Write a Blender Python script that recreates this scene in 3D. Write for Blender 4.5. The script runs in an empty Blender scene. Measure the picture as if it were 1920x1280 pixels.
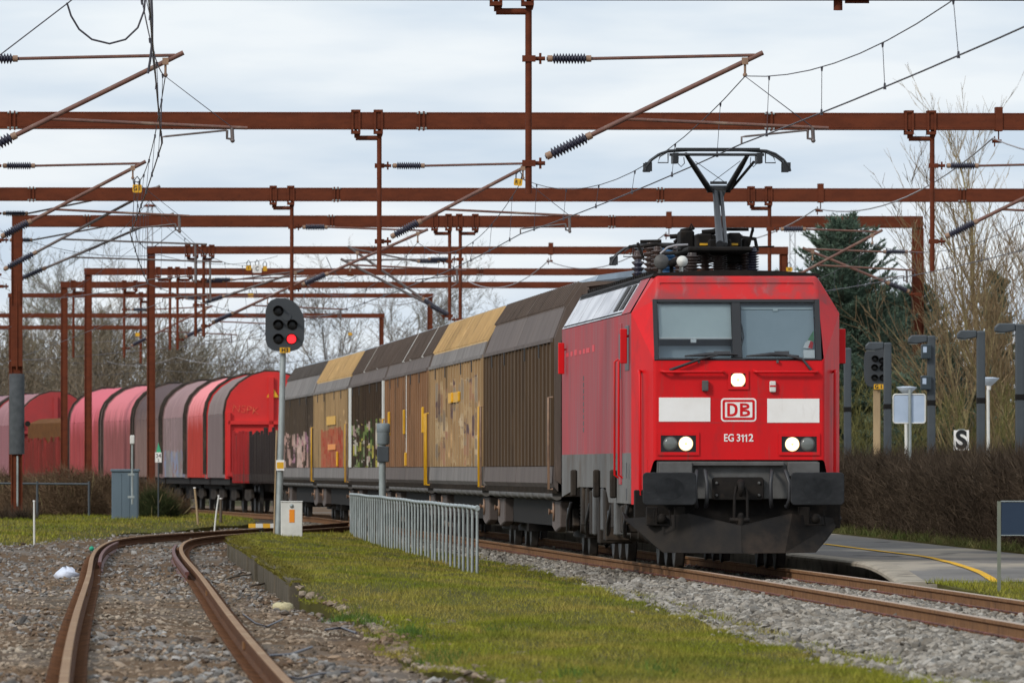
import bpy, math, random
import numpy as np
from mathutils import Vector, Matrix

random.seed(11)
rng = np.random.default_rng(11)
SC = bpy.context.scene
COL = SC.collection
R = math.radians

# ------------------------------------------------------------------ camera
F = 20000.0          # focal length in pixels of a 1920 px wide frame
HOR = 880.0          # image row of the horizon
CAMZ = 1.42          # metres above the rail heads
cam_d = bpy.data.cameras.new('camera')
cam = bpy.data.objects.new('camera', cam_d)
COL.objects.link(cam)
cam_d.sensor_width = 36.0
cam_d.lens = F / 1920 * 36.0
cam_d.clip_start = 1.0
cam_d.clip_end = 20000.0
cam.location = (0, 0, CAMZ)
cam.rotation_euler = (math.pi / 2 + math.atan((HOR - 640) / F), 0, 0)
cam_d.dof.use_dof = True
cam_d.dof.focus_distance = 165.0
cam_d.dof.aperture_fstop = 11.0
SC.camera = cam

# ------------------------------------------------------------------ light
SUN_EL, SUN_AZ = R(33), R(-136)      # azimuth from +Y (view direction), clockwise
sun_d = bpy.data.lights.new('sun', 'SUN')
sun_d.energy = 2.1
sun_d.angle = R(10)
sun_d.color = (1.0, 0.95, 0.88)
sun = bpy.data.objects.new('sun', sun_d)
COL.objects.link(sun)
sd = Vector((math.sin(SUN_AZ) * math.cos(SUN_EL), math.cos(SUN_AZ) * math.cos(SUN_EL), math.sin(SUN_EL)))
sun.rotation_euler = sd.to_track_quat('Z', 'Y').to_euler()

world = bpy.data.worlds.new('World')
SC.world = world
world.use_nodes = True
wn, wl = world.node_tree.nodes, world.node_tree.links
wn.clear()
w_out = wn.new('ShaderNodeOutputWorld')
w_bg = wn.new('ShaderNodeBackground')
w_bg.inputs['Strength'].default_value = 0.1
sky = wn.new('ShaderNodeTexSky')
sky.sky_type = 'NISHITA'
sky.sun_disc = False
sky.sun_elevation = SUN_EL
sky.sun_rotation = SUN_AZ
w_tc = wn.new('ShaderNodeTexCoord')
w_map = wn.new('ShaderNodeMapping')
w_map.inputs['Scale'].default_value = (22, 22, 120)
wl.new(w_tc.outputs['Generated'], w_map.inputs['Vector'])
w_n = wn.new('ShaderNodeTexNoise')
w_n.inputs['Scale'].default_value = 1.0
w_n.inputs['Detail'].default_value = 5
w_n.inputs['Roughness'].default_value = 0.5
wl.new(w_map.outputs['Vector'], w_n.inputs['Vector'])
w_r = wn.new('ShaderNodeValToRGB')
w_r.color_ramp.elements[0].position = 0.36
w_r.color_ramp.elements[0].color = (6.35, 7.5, 8.9, 1)
w_r.color_ramp.elements[1].position = 0.62
w_r.color_ramp.elements[1].color = (9.1, 9.65, 10.2, 1)
wl.new(w_n.outputs['Fac'], w_r.inputs['Fac'])
# cloud deck is brighter towards the zenith, as an overcast sky is
w_sep = wn.new('ShaderNodeSeparateXYZ')
wl.new(w_tc.outputs['Generated'], w_sep.inputs['Vector'])
w_mr = wn.new('ShaderNodeMapRange')
w_mr.inputs['From Min'].default_value = 0.05
w_mr.inputs['From Max'].default_value = 1.0
w_mr.inputs['To Min'].default_value = 1.0
w_mr.inputs['To Max'].default_value = 1.35
wl.new(w_sep.outputs['Z'], w_mr.inputs['Value'])
w_mul = wn.new('ShaderNodeVectorMath')
w_mul.operation = 'SCALE'
wl.new(w_r.outputs['Color'], w_mul.inputs[0])
wl.new(w_mr.outputs['Result'], w_mul.inputs['Scale'])
w_mix = wn.new('ShaderNodeMixRGB')
w_mix.inputs['Fac'].default_value = 0.9
wl.new(sky.outputs['Color'], w_mix.inputs['Color1'])
wl.new(w_mul.outputs['Vector'], w_mix.inputs['Color2'])
wl.new(w_mix.outputs['Color'], w_bg.inputs['Color'])
wl.new(w_bg.outputs['Background'], w_out.inputs['Surface'])

SC.view_settings.view_transform = 'Standard'
SC.view_settings.look = 'None'
SC.view_settings.exposure = 0.0
SC.view_settings.gamma = 1.0
SC.cycles.use_denoising = True
SC.cycles.max_bounces = 6
SC.cycles.transparent_max_bounces = 12

# ------------------------------------------------------------------ helpers
def P(px, py, D):
    """photo pixel at distance D (metres along the view) -> world point"""
    return Vector(((px - 960) * D / F, D, CAMZ + (HOR - py) * D / F))

def PX(px, D):
    return (px - 960) * D / F

def G(px, py, z):
    D = (CAMZ - z) * F / (py - HOR)
    return P(px, py, D)

class Spline:
    """natural cubic x(D) through control points"""
    def __init__(s, pts):
        s.t = np.array([p[0] for p in pts], float)
        s.x = np.array([p[1] for p in pts], float)
        n = len(pts)
        h = np.diff(s.t)
        A = np.eye(n); b = np.zeros(n)
        for i in range(1, n - 1):
            A[i, i-1] = h[i-1]; A[i, i] = 2*(h[i-1]+h[i]); A[i, i+1] = h[i]
            b[i] = 6*((s.x[i+1]-s.x[i])/h[i] - (s.x[i]-s.x[i-1])/h[i-1])
        s.m = np.linalg.solve(A, b)
    def __call__(s, D):
        D = np.asarray(D, float)
        i = np.clip(np.searchsorted(s.t, D) - 1, 0, len(s.t) - 2)
        h = s.t[i+1] - s.t[i]; a = s.t[i+1] - D; c = D - s.t[i]
        return (s.m[i]*a**3 + s.m[i+1]*c**3)/(6*h) + (s.x[i]/h - s.m[i]*h/6)*a + (s.x[i+1]/h - s.m[i+1]*h/6)*c
    def slope(s, D):
        return (s(D + 0.5) - s(D - 0.5))

XM = Spline([(40, 7.55), (70, 6.5), (97.9, 5.47), (125, 4.43), (152.7, 3.25), (172.7, 2.25), (199.7, .94), (225, -.28), (250, -1.49),
             (275, -2.72), (300, -4.08), (326, -5.62), (338, -6.72), (350, -7.9), (362, -8.9), (374, -9.95), (386, -11.2), (398, -12.65), (410, -14.3), (422, -16.1), (442, -18.9), (470, -23.3), (500, -28.6), (560, -39)])
XS = Spline([(40, -.95), (71, -2.23), (96, -3.2), (119, -4.05), (149, -5.15), (187, -6.55), (207, -7.12), (220, -7.3), (232, -7.05),
             (243, -6.4), (255, -5.6), (275, -4.35), (290, -3.65)])

def mat(name, a, b=None, rough=.7, metal=0., sc=3., st=(1, 1, 1), lo=.35, hi=.65, bump=0., bs=40., bst=(1, 1, 1),
        dirt=None, island=0., spec=None, detail=5., coat=0.):
    """procedural material: two noise-blended colours, optional dirt layer (colour, scale, stretch, lo, hi), bump, per-island variation"""
    m = bpy.data.materials.new(name)
    m.use_nodes = True
    N, L = m.node_tree.nodes, m.node_tree.links
    B = N['Principled BSDF']
    B.inputs['Roughness'].default_value = rough
    B.inputs['Metallic'].default_value = metal
    if spec is None and rough >= .8: spec = .04
    if spec is not None: B.inputs['Specular IOR Level'].default_value = spec
    if coat: B.inputs['Coat Weight'].default_value = coat; B.inputs['Coat Roughness'].default_value = .15
    tc = N.new('ShaderNodeTexCoord')
    def noise(scale, stretch, det=detail):
        mp = N.new('ShaderNodeMapping'); mp.inputs['Scale'].default_value = stretch
        L.new(tc.outputs['Object'], mp.inputs['Vector'])
        nz = N.new('ShaderNodeTexNoise'); nz.inputs['Scale'].default_value = scale; nz.inputs['Detail'].default_value = det
        nz.inputs['Roughness'].default_value = .6
        L.new(mp.outputs['Vector'], nz.inputs['Vector'])
        return nz
    def ramp(src, lo, hi):
        r = N.new('ShaderNodeMapRange'); r.inputs['From Min'].default_value = lo; r.inputs['From Max'].default_value = hi
        L.new(src, r.inputs['Value'])
        return r.outputs['Result']
    col = None
    if b is None: b = tuple(min(1, c * .72) for c in a)
    mx = N.new('ShaderNodeMixRGB'); mx.inputs[1].default_value = (*a, 1); mx.inputs[2].default_value = (*b, 1)
    L.new(ramp(noise(sc, st).outputs['Fac'], lo, hi), mx.inputs[0])
    col = mx.outputs[0]
    if dirt:
        dl = dirt if isinstance(dirt, list) else [dirt]
        for dc, ds, dst, dlo, dhi in dl:
            m2 = N.new('ShaderNodeMixRGB'); m2.inputs[2].default_value = (*dc, 1)
            L.new(col, m2.inputs[1]); L.new(ramp(noise(ds, dst).outputs['Fac'], dlo, dhi), m2.inputs[0])
            col = m2.outputs[0]
    if island:
        g = N.new('ShaderNodeNewGeometry')
        mr = N.new('ShaderNodeMapRange'); mr.inputs['To Min'].default_value = 1 - island; mr.inputs['To Max'].default_value = 1 + island
        L.new(g.outputs['Random Per Island'], mr.inputs['Value'])
        vm = N.new('ShaderNodeVectorMath'); vm.operation = 'SCALE'
        L.new(col, vm.inputs[0]); L.new(mr.outputs['Result'], vm.inputs['Scale'])
        col = vm.outputs['Vector']
    L.new(col, B.inputs['Base Color'])
    if bump:
        bp = N.new('ShaderNodeBump'); bp.inputs['Strength'].default_value = bump; bp.inputs['Distance'].default_value = .02
        L.new(noise(bs, bst, 3.).outputs['Fac'], bp.inputs['Height']); L.new(bp.outputs['Normal'], B.inputs['Normal'])
    return m

def emit_mat(name, color, strength):
    m = bpy.data.materials.new(name); m.use_nodes = True
    B = m.node_tree.nodes['Principled BSDF']
    B.inputs['Base Color'].default_value = (*color, 1)
    B.inputs['Emission Color'].default_value = (*color, 1)
    B.inputs['Emission Strength'].default_value = strength
    return m

def graffiti_mat(name, base, palette, cell=(.45, .28), zr=(1.2, 3.0), yr=(0, 30), seed=0., lo=.45, base2=None, mscale=.35):
    """weathered plank wall with a patchwork of spray paint inside a region of the side wall"""
    m = mat(name, base, base2, rough=.8, sc=1.2, st=(1, 1.5, .25), dirt=[((.10, .075, .05), 2.2, (1, 2.5, .18), .5, .78), (tuple(x * 1.5 for x in base), 3.1, (1, 1.6, .5), .6, .7)])
    N, L = m.node_tree.nodes, m.node_tree.links
    B = N['Principled BSDF']
    src = B.inputs['Base Color'].links[0].from_socket
    tc = N.new('ShaderNodeTexCoord')
    sx = N.new('ShaderNodeSeparateXYZ'); L.new(tc.outputs['Object'], sx.inputs[0])
    def math_(op, a, b_=None):
        n = N.new('ShaderNodeMath'); n.operation = op
        for k, v in enumerate((a, b_)):
            if v is None: continue
            if isinstance(v, (int, float)): n.inputs[k].default_value = v
            else: L.new(v, n.inputs[k])
        return n.outputs[0]
    nz0 = N.new('ShaderNodeTexNoise'); nz0.inputs['Scale'].default_value = 2.5
    L.new(tc.outputs['Object'], nz0.inputs['Vector'])
    wob = math_('MULTIPLY', math_('SUBTRACT', nz0.outputs['Fac'], .5), .5)
    nz1 = N.new('ShaderNodeTexNoise'); nz1.inputs['Scale'].default_value = 5.; nz1.inputs['Detail'].default_value = 5
    L.new(tc.outputs['Object'], nz1.inputs['Vector'])
    wob2 = math_('MULTIPLY', math_('SUBTRACT', nz1.outputs['Fac'], .5), .9)
    cb = N.new('ShaderNodeCombineXYZ'); L.new(math_('ADD', math_('DIVIDE', sx.outputs['Y'], cell[0]), wob2), cb.inputs[0])
    L.new(math_('ADD', math_('DIVIDE', sx.outputs['Z'], cell[1]), math_('MULTIPLY', wob2, 1.6)), cb.inputs[1]); cb.inputs[2].default_value = seed
    vor = N.new('ShaderNodeTexVoronoi'); vor.inputs['Scale'].default_value = 1.; L.new(cb.outputs[0], vor.inputs['Vector'])
    vs_ = N.new('ShaderNodeSeparateXYZ'); L.new(vor.outputs['Color'], vs_.inputs[0])
    class _W: outputs = {'Value': vs_.outputs['X']}
    wnz = _W
    cr = N.new('ShaderNodeValToRGB'); cr.color_ramp.interpolation = 'CONSTANT'
    el = cr.color_ramp.elements
    for i, c in enumerate(palette):
        e = el[i] if i < 2 else el.new(i / len(palette))
        e.position = i / len(palette); e.color = (*c, 1)
    L.new(wnz.outputs['Value'], cr.inputs['Fac'])
    mp = N.new('ShaderNodeMapping'); mp.inputs['Scale'].default_value = (1, .6, 1); mp.inputs['Location'].default_value = (0, seed * 3.1, seed)
    L.new(tc.outputs['Object'], mp.inputs['Vector'])
    nm = N.new('ShaderNodeTexNoise'); nm.inputs['Scale'].default_value = mscale * 3; nm.inputs['Detail'].default_value = 8; nm.inputs['Roughness'].default_value = .68
    L.new(mp.outputs['Vector'], nm.inputs['Vector'])
    mask = math_('GREATER_THAN', nm.outputs['Fac'], lo)
    for sock, (l_, h_) in ((sx.outputs['Z'], zr), (sx.outputs['Y'], yr)):
        s2 = math_('ADD', sock, wob)
        mask = math_('MULTIPLY', mask, math_('MULTIPLY', math_('GREATER_THAN', s2, l_), math_('LESS_THAN', s2, h_)))
    mask = math_('MULTIPLY', mask, math_('MULTIPLY', nz1.outputs['Fac'], 1.35))
    mx = N.new('ShaderNodeMixRGB'); L.new(mask, mx.inputs[0]); L.new(src, mx.inputs[1]); L.new(cr.outputs['Color'], mx.inputs[2])
    L.new(mx.outputs[0], B.inputs['Base Color'])
    return m

class MB:
    """collects shapes into one mesh"""
    def __init__(s): s.v = []; s.f = []; s.mi = []; s.sm = []
    def add(s, verts, faces, mi=0, smooth=False):
        o = len(s.v); s.v.extend(tuple(p) for p in verts)
        for f in faces: s.f.append(tuple(i + o for i in f)); s.mi.append(mi); s.sm.append(smooth)
        return s
    def poly(s, pts, mi=0): return s.add(pts, [tuple(range(len(pts)))], mi)
    def box(s, x0, x1, y0, y1, z0, z1, mi=0):
        v = [(x, y, z) for z in (z0, z1) for y in (y0, y1) for x in (x0, x1)]
        return s.add(v, [(0, 2, 3, 1), (4, 5, 7, 6), (0, 1, 5, 4), (2, 6, 7, 3), (0, 4, 6, 2), (1, 3, 7, 5)], mi)
    def prism(s, pts, axis, a, b, mi=0):
        """2-D polygon extruded along an axis; pts are the other two coordinates in x,y,z order"""
        def mk(p, t):
            return {'x': (t, p[0], p[1]), 'y': (p[0], t, p[1]), 'z': (p[0], p[1], t)}[axis]
        n = len(pts)
        v = [mk(p, a) for p in pts] + [mk(p, b) for p in pts]
        fs = [tuple(range(n - 1, -1, -1)), tuple(range(n, 2 * n))] + [(i, (i + 1) % n, n + (i + 1) % n, n + i) for i in range(n)]
        return s.add(v, fs, mi)
    def tube(s, pts, r, n=8, mi=0, caps=True):
        pts = [Vector(p) for p in pts]; k = len(pts)
        rr = r if isinstance(r, (list, tuple)) else [r] * k
        up = None; verts = []
        for i, p in enumerate(pts):
            t = (pts[min(i + 1, k - 1)] - pts[max(i - 1, 0)]).normalized()
            if up is None:
                ref = Vector((0, 0, 1)) if abs(t.z) < .9 else Vector((1, 0, 0))
                up = (ref - t * ref.dot(t)).normalized()
            else:
                up = (up - t * up.dot(t)).normalized()
            sd_ = t.cross(up)
            for j in range(n):
                a = 2 * math.pi * j / n
                verts.append(p + (up * math.cos(a) + sd_ * math.sin(a)) * rr[i])
        fs = [(i * n + j, i * n + (j + 1) % n, (i + 1) * n + (j + 1) % n, (i + 1) * n + j) for i in range(k - 1) for j in range(n)]
        s.add(verts, fs, mi, True)
        if caps:
            s.add(verts[:n], [tuple(range(n - 1, -1, -1))], mi); s.add(verts[-n:], [tuple(range(n))], mi)
        return s
    def lathe(s, p0, p1, prof, n=14, mi=0):
        """prof: (distance along p0->p1 in metres, radius)"""
        p0, p1 = Vector(p0), Vector(p1); t = (p1 - p0).normalized()
        ref = Vector((0, 0, 1)) if abs(t.z) < .9 else Vector((1, 0, 0))
        u = (ref - t * ref.dot(t)).normalized(); w = t.cross(u)
        verts = []
        for d, r in prof:
            for j in range(n):
                a = 2 * math.pi * j / n
                verts.append(p0 + t * d + (u * math.cos(a) + w * math.sin(a)) * r)
        k = len(prof)
        fs = [(i * n + j, i * n + (j + 1) % n, (i + 1) * n + (j + 1) % n, (i + 1) * n + j) for i in range(k - 1) for j in range(n)]
        s.add(verts, fs, mi, n > 8)
        s.add(verts[:n], [tuple(range(n - 1, -1, -1))], mi); s.add(verts[-n:], [tuple(range(n))], mi)
        return s
    def disc(s, c, r, axis='y', n=24, d=.01, mi=0):
        c = Vector(c); e = {'x': Vector((1, 0, 0)), 'y': Vector((0, 1, 0)), 'z': Vector((0, 0, 1))}[axis]
        return s.lathe(c - e * d / 2, c + e * d / 2, [(0, r), (d, r)], n, mi)
    def ball(s, c, r, n=14, mi=0, sq=(1, 1, 1)):
        c = Vector(c); v = []; m = n // 2
        for i in range(m + 1):
            th = math.pi * i / m
            for j in range(n):
                a = 2 * math.pi * j / n
                v.append((c.x + r * sq[0] * math.sin(th) * math.cos(a), c.y + r * sq[1] * math.sin(th) * math.sin(a), c.z + r * sq[2] * math.cos(th)))
        fs = [(i * n + j, (i + 1) * n + j, (i + 1) * n + (j + 1) % n, i * n + (j + 1) % n) for i in range(m) for j in range(n)]
        return s.add(v, fs, mi, True)
    def build(s, name, mats, parent=None, bevel=0., seg=2):
        me = bpy.data.meshes.new(name)
        me.from_pydata(s.v, [], s.f)
        for m in (mats if isinstance(mats, (list, tuple)) else [mats]): me.materials.append(m)
        me.polygons.foreach_set('material_index', s.mi)
        me.polygons.foreach_set('use_smooth', s.sm)
        me.update()
        o = bpy.data.objects.new(name, me); COL.objects.link(o)
        if parent is not None: o.parent = parent
        if bevel:
            b = o.modifiers.new('bevel', 'BEVEL'); b.width = bevel; b.segments = seg; b.limit_method = 'ANGLE'; b.angle_limit = R(40)
        return o

def np_obj(name, V, Fc, m, parent=None, smooth=False):
    """mesh object from numpy arrays, all faces with the same corner count"""
    V = np.ascontiguousarray(V, np.float32).reshape(-1, 3); Fc = np.ascontiguousarray(Fc, np.int32)
    k = Fc.shape[1]; n = Fc.shape[0]
    me = bpy.data.meshes.new(name)
    me.vertices.add(len(V)); me.vertices.foreach_set('co', V.ravel())
    me.loops.add(n * k); me.loops.foreach_set('vertex_index', Fc.ravel())
    me.polygons.add(n); me.polygons.foreach_set('loop_start', np.arange(n, dtype=np.int32) * k)
    me.polygons.foreach_set('use_smooth', np.full(n, smooth))
    me.update(calc_edges=True); me.validate()
    me.materials.append(m)
    o = bpy.data.objects.new(name, me); COL.objects.link(o)
    if parent is not None: o.parent = parent
    return o

def tag(o, label=None, cat=None, group=None, kind=None):
    if label: o['label'] = label
    if cat: o['category'] = cat
    if group: o['group'] = group
    if kind: o['kind'] = kind
    return o

def thing(name, label, cat, loc=(0, 0, 0), rz=0., group=None):
    o = bpy.data.objects.new(name, None); o.empty_display_size = .3
    COL.objects.link(o); o.location = loc; o.rotation_euler = (0, 0, rz)
    return tag(o, label, cat, group)

def dup(o, parent=None):
    c = o.copy(); COL.objects.link(c)
    if parent is not None: c.parent = parent
    for ch in list(o.children): dup(ch, c)
    return c

def text(s_, size, m, parent, loc, rot=(math.pi / 2, 0, 0), name='lettering', bold=0., ext=.003, sx=1.):
    cu = bpy.data.curves.new('txt', 'FONT')
    cu.body = s_; cu.size = size; cu.align_x = 'CENTER'; cu.align_y = 'CENTER'; cu.offset = bold; cu.extrude = ext
    t = bpy.data.objects.new('txt', cu); COL.objects.link(t)
    bpy.context.view_layer.update()
    me = bpy.data.meshes.new_from_object(t.evaluated_get(bpy.context.evaluated_depsgraph_get()))
    bpy.data.objects.remove(t); bpy.data.curves.remove(cu)
    me.materials.clear(); me.materials.append(m)
    me.name = name
    o = bpy.data.objects.new(name, me); COL.objects.link(o); o.parent = parent
    o.location = loc; o.rotation_euler = rot; o.scale = (sx, 1, 1)
    return o

def sweep(path, prof, D0, D1, step, off=0., name='rail', mats=None, parent=None, topmi=None, closed=True, smooth=False):
    """profile of (offset across, height) carried along a path"""
    Ds = np.arange(D0, D1 + step * .5, step); n = len(prof); V = []
    for D in Ds:
        x = float(path(D)); s_ = float(path.slope(D)); q = math.hypot(1, s_)
        for u, z in prof:
            V.append((x + (u + off) / q, D - (u + off) * s_ / q, z))
    mb = MB()
    k = len(Ds); rngj = range(n if closed else n - 1)
    mb.v = V
    for i in range(k - 1):
        for j in rngj:
            mb.f.append((i * n + j, i * n + (j + 1) % n, (i + 1) * n + (j + 1) % n, (i + 1) * n + j))
            mb.mi.append(1 if topmi and j in topmi else 0); mb.sm.append(smooth)
    if closed:
        mb.f += [tuple(range(n - 1, -1, -1)), tuple((k - 1) * n + j for j in range(n))]; mb.mi += [0, 0]; mb.sm += [False, False]
    return mb.build(name, mats, parent)

def on_path(path, D, off=0.):
    x = float(path(D)); s_ = float(path.slope(D)); q = math.hypot(1, s_)
    return Vector((x + off / q, D - off * s_ / q, 0)), -math.atan(s_)

# ------------------------------------------------------------------ materials
M = {}
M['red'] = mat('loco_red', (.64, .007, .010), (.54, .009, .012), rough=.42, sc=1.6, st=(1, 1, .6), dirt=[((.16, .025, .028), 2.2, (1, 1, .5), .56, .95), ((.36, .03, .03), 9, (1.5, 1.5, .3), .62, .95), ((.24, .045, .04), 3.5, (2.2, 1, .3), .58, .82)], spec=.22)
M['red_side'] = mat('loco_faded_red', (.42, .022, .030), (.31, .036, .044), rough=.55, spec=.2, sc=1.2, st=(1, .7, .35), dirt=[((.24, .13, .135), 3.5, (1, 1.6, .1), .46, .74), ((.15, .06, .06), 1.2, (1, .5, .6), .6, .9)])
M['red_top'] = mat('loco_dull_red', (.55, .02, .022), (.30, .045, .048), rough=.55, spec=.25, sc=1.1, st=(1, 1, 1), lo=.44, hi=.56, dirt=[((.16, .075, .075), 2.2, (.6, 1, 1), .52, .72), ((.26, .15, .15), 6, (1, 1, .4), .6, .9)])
M['band'] = mat('loco_silver_band', (.62, .63, .66), (.42, .43, .46), rough=.5, sc=1.2, st=(1, .6, 1.5), dirt=((.25, .24, .24), 4, (1, 1.2, .2), .55, .8))
M['skirt'] = mat('loco_grey', (.18, .177, .17), (.125, .118, .11), rough=.7, spec=.2, sc=1.2, st=(1, .6, .4), dirt=[((.075, .055, .04), 3, (1, 1.4, .25), .5, .8), ((.10, .075, .055), 1.2, (1, .6, 1.2), .5, .75)])
M['white'] = mat('white_paint', (.82, .8, .77), (.76, .73, .69), rough=.5, sc=2.5, dirt=((.6, .55, .5), 6, (1.5, 1, .4), .62, .95))
M['black'] = mat('black_rubber', (.018, .018, .02), (.03, .03, .032), rough=.5)
M['dark'] = mat('dirty_black_steel', (.011, .0100, .0096), (.020, .0165, .014), rough=.75, sc=5, spec=.12, dirt=((.05, .037, .028), 3, (1, 1, 1), .58, .85))
M['plough'] = mat('plough_grime', (.019, .018, .018), (.032, .027, .023), rough=.8, sc=2.2, spec=.1, dirt=((.07, .05, .038), 1.1, (1, 1, 1), .53, .8), bump=.1, bs=12)
M['buffer'] = mat('buffer_plate', (.0145, .0155, .017), (.024, .025, .027), rough=.65, spec=.2, sc=4, st=(1, 1, 2), dirt=((.085, .09, .095), 9, (.4, 1, 3), .62, .95), bump=.2, bs=22)
M['grey'] = mat('mid_grey_paint', (.095, .094, .09), (.06, .056, .052), rough=.6, sc=3)
M['galv'] = mat('galvanised_steel', (.36, .395, .39), (.25, .28, .27), rough=.5, metal=.3, sc=9, st=(1, 1, .4), dirt=((.2, .2, .17), 3, (1, 1, .4), .6, .85))
M['brown'] = mat('rust_brown_paint', (.135, .034, .0145), (.10, .026, .012), spec=.15, rough=.8, sc=2.2, st=(1, 1, 3), dirt=((.065, .018, .01), 7, (1, 1, 1), .58, .8), bump=.1, bs=60)
M['tube'] = mat('weathered_tube', (.17, .075, .05), (.11, .05, .04), rough=.6, sc=6, dirt=((.28, .2, .14), 3, (1, 1, 1), .55, .75))
M['tube_grey'] = mat('grey_tube', (.18, .15, .14), (.11, .085, .08), rough=.5, metal=.3, sc=6)
M['fit'] = mat('cast_fitting', (.30, .18, .11), (.20, .12, .08), rough=.6, sc=8)
M['insul'] = mat('dark_insulator', (.018, .018, .035), (.03, .028, .045), rough=.3)
M['insul_br'] = mat('brown_insulator', (.060, .035, .028), (.04, .028, .025), rough=.35)
M['wire'] = mat('wire', (.035, .033, .045), (.05, .045, .055), rough=.5)
M['wire_pale'] = mat('pale_cable', (.33, .32, .33), (.24, .23, .24), rough=.5)
M['yellow'] = mat('yellow_paint', (.72, .38, .01), (.6, .31, .01), rough=.5, sc=5)
M['orange'] = mat('orange_paint', (.8, .26, .01), (.75, .22, .01), rough=.5)
M['rail'] = mat('rail_rust', (.225, .118, .056), (.15, .075, .038), rough=.8, sc=6, dirt=((.06, .035, .025), 2.5, (1, 1, 1), .58, .8))
M['railtop_old'] = mat('old_rail_head', (.29, .185, .105), (.20, .12, .07), rough=.8, spec=.08, sc=5, dirt=((.38, .28, .18), 2, (1, .3, 1), .56, .75))
M['slab'] = mat('stained_slab', (.13, .11, .082), (.085, .073, .055), rough=.9, sc=3, dirt=[((.05, .045, .025), 2.5, (1, 1, .5), .5, .72), ((.20, .17, .13), 4, (1, 1, .3), .6, .8)], bump=.3, bs=30)
M['rail_old'] = mat('old_rail_rust', (.125, .058, .029), (.08, .039, .022), rough=.85, spec=.05, sc=6, dirt=((.04, .024, .017), 2.5, (1, 1, 1), .55, .8))
M['railtop'] = mat('rail_head', (.36, .25, .16), (.27, .175, .105), rough=.45, metal=.2, sc=4)
M['clip'] = mat('rail_clip', (.12, .032, .021), (.06, .020, .014), rough=.7, sc=30, island=.4)
M['concrete'] = mat('concrete', (.19, .165, .13), (.125, .11, .085), rough=.9, sc=3, dirt=((.055, .047, .03), 2.5, (1, 1, .5), .5, .75), bump=.3, bs=30)
M['sleeper'] = mat('sleeper', (.15, .125, .10), (.09, .07, .052), rough=.9, sc=4, bump=.3)
M['moss'] = mat('moss', (.17, .15, .028), (.11, .092, .022), rough=.95, sc=6, island=.35)
M['stone'] = mat('ballast_stone', (.26, .25, .235), (.165, .15, .135), rough=.85, sc=.8, island=.55, dirt=((.13, .085, .055), .5, (1, 1, 1), .48, .62))
M['stone_main'] = mat('fresh_ballast', (.27, .25, .22), (.17, .145, .115), rough=.85, sc=1.2, island=.5)
M['soil'] = mat('gravel_soil', (.14, .09, .053), (.095, .062, .038), rough=.95, sc=.35, st=(1, .25, 1), dirt=[((.16, .14, .12), .12, (2, .35, 1), .5, .64), ((.05, .036, .026), 4, (1, .5, 1), .55, .75)], bump=.8, bs=14)
M['stone_brown'] = mat('earthy_gravel', (.17, .115, .074), (.27, .225, .175), rough=.9, sc=.35, st=(1, .25, 1), island=.5)
M['ballast'] = mat('ballast_bed', (.075, .064, .054), (.045, .038, .032), rough=.95, sc=7, bump=1., bs=16)
M['grass_soil'] = mat('turf', (.085, .080, .018), (.062, .055, .017), rough=.95, sc=.5)
M['blade'] = mat('grass_blade', (.195, .20, .022), (.26, .205, .052), rough=.85, sc=.45, st=(1, .4, 1), lo=.42, hi=.62, island=.45, spec=.05, dirt=((.088, .115, .014), .4, (1, .4, 1), .5, .68))
M['asphalt'] = mat('platform_asphalt', (.185, .172, .158), (.13, .122, .113), rough=.9, sc=.6, dirt=[((.31, .27, .215), .25, (1, .3, 1), .46, .56), ((.05, .048, .046), .5, (1, .25, 1), .62, .68)], bump=.2)
M['land'] = mat('distant_land', (.075, .075, .035), (.06, .05, .03), rough=1., sc=.05)
M['twig'] = mat('hedge_twig', (.095, .070, .049), (.052, .038, .027), rough=.95, spec=.1, sc=.5, lo=.4, hi=.6, island=.6)
M['twig2'] = mat('bramble_twig', (.16, .105, .065), (.115, .075, .045), rough=.9, sc=1, island=.5)
M['bark'] = mat('bark', (.13, .105, .08), (.085, .068, .052), rough=.9, sc=5, st=(1, 1, .3))
M['bark_y'] = mat('lichen_bark', (.27, .22, .105), (.19, .145, .08), rough=.9, sc=3, st=(1, 1, .3))
M['bark_far'] = mat('hazed_far_twigs', (.20, .165, .13), (.16, .137, .11), rough=.95, sc=.3, island=.3)  # lightened to suggest haze over the far trees
M['bark_olive'] = mat('hazed_olive_twigs', (.165, .145, .085), (.13, .115, .07), rough=.95, sc=.3, island=.3)  # distance haze is put into this paler twig colour
M['needle'] = mat('spruce_needles', (.15, .21, .15), (.08, .125, .09), rough=.85, sc=.9, island=.45, spec=.25)
M['lampgrey'] = mat('lamp_post_grey', (.052, .062, .070), (.04, .048, .055), rough=.55, sc=3)
M['cabinet'] = mat('cabinet_grey_blue', (.10, .14, .17), (.08, .115, .14), rough=.6, sc=2, st=(1, 1, .3))
M['signback'] = mat('sign_back', (.42, .50, .62), (.36, .44, .55), rough=.5)
M['navy'] = mat('navy_panel', (.008, .022, .05), (.01, .026, .055), rough=.5)
M['offwhite'] = mat('off_white_box', (.66, .65, .6), (.55, .54, .5), rough=.6, sc=3)
M['wood'] = mat('weathered_wood', (.40, .29, .17), (.28, .2, .12), rough=.85, sc=3, st=(1, 1, .2))
M['lit'] = emit_mat('lit_headlamp', (1., .90, .66), 1.32)
M['glow'] = emit_mat('warm_lamp_glow', (1., .62, .22), 1.1)  # emissive tint imitating the warm glow around the lit lamps
M['redlamp'] = emit_mat('red_signal_lamp', (1., .015, .02), 3.)
M['lens'] = mat('lamp_glass', (.16, .17, .16), (.12, .13, .12), rough=.15)
M['signal'] = mat('signal_black', (.028, .032, .036), (.036, .04, .045), rough=.65, sc=2)
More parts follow.
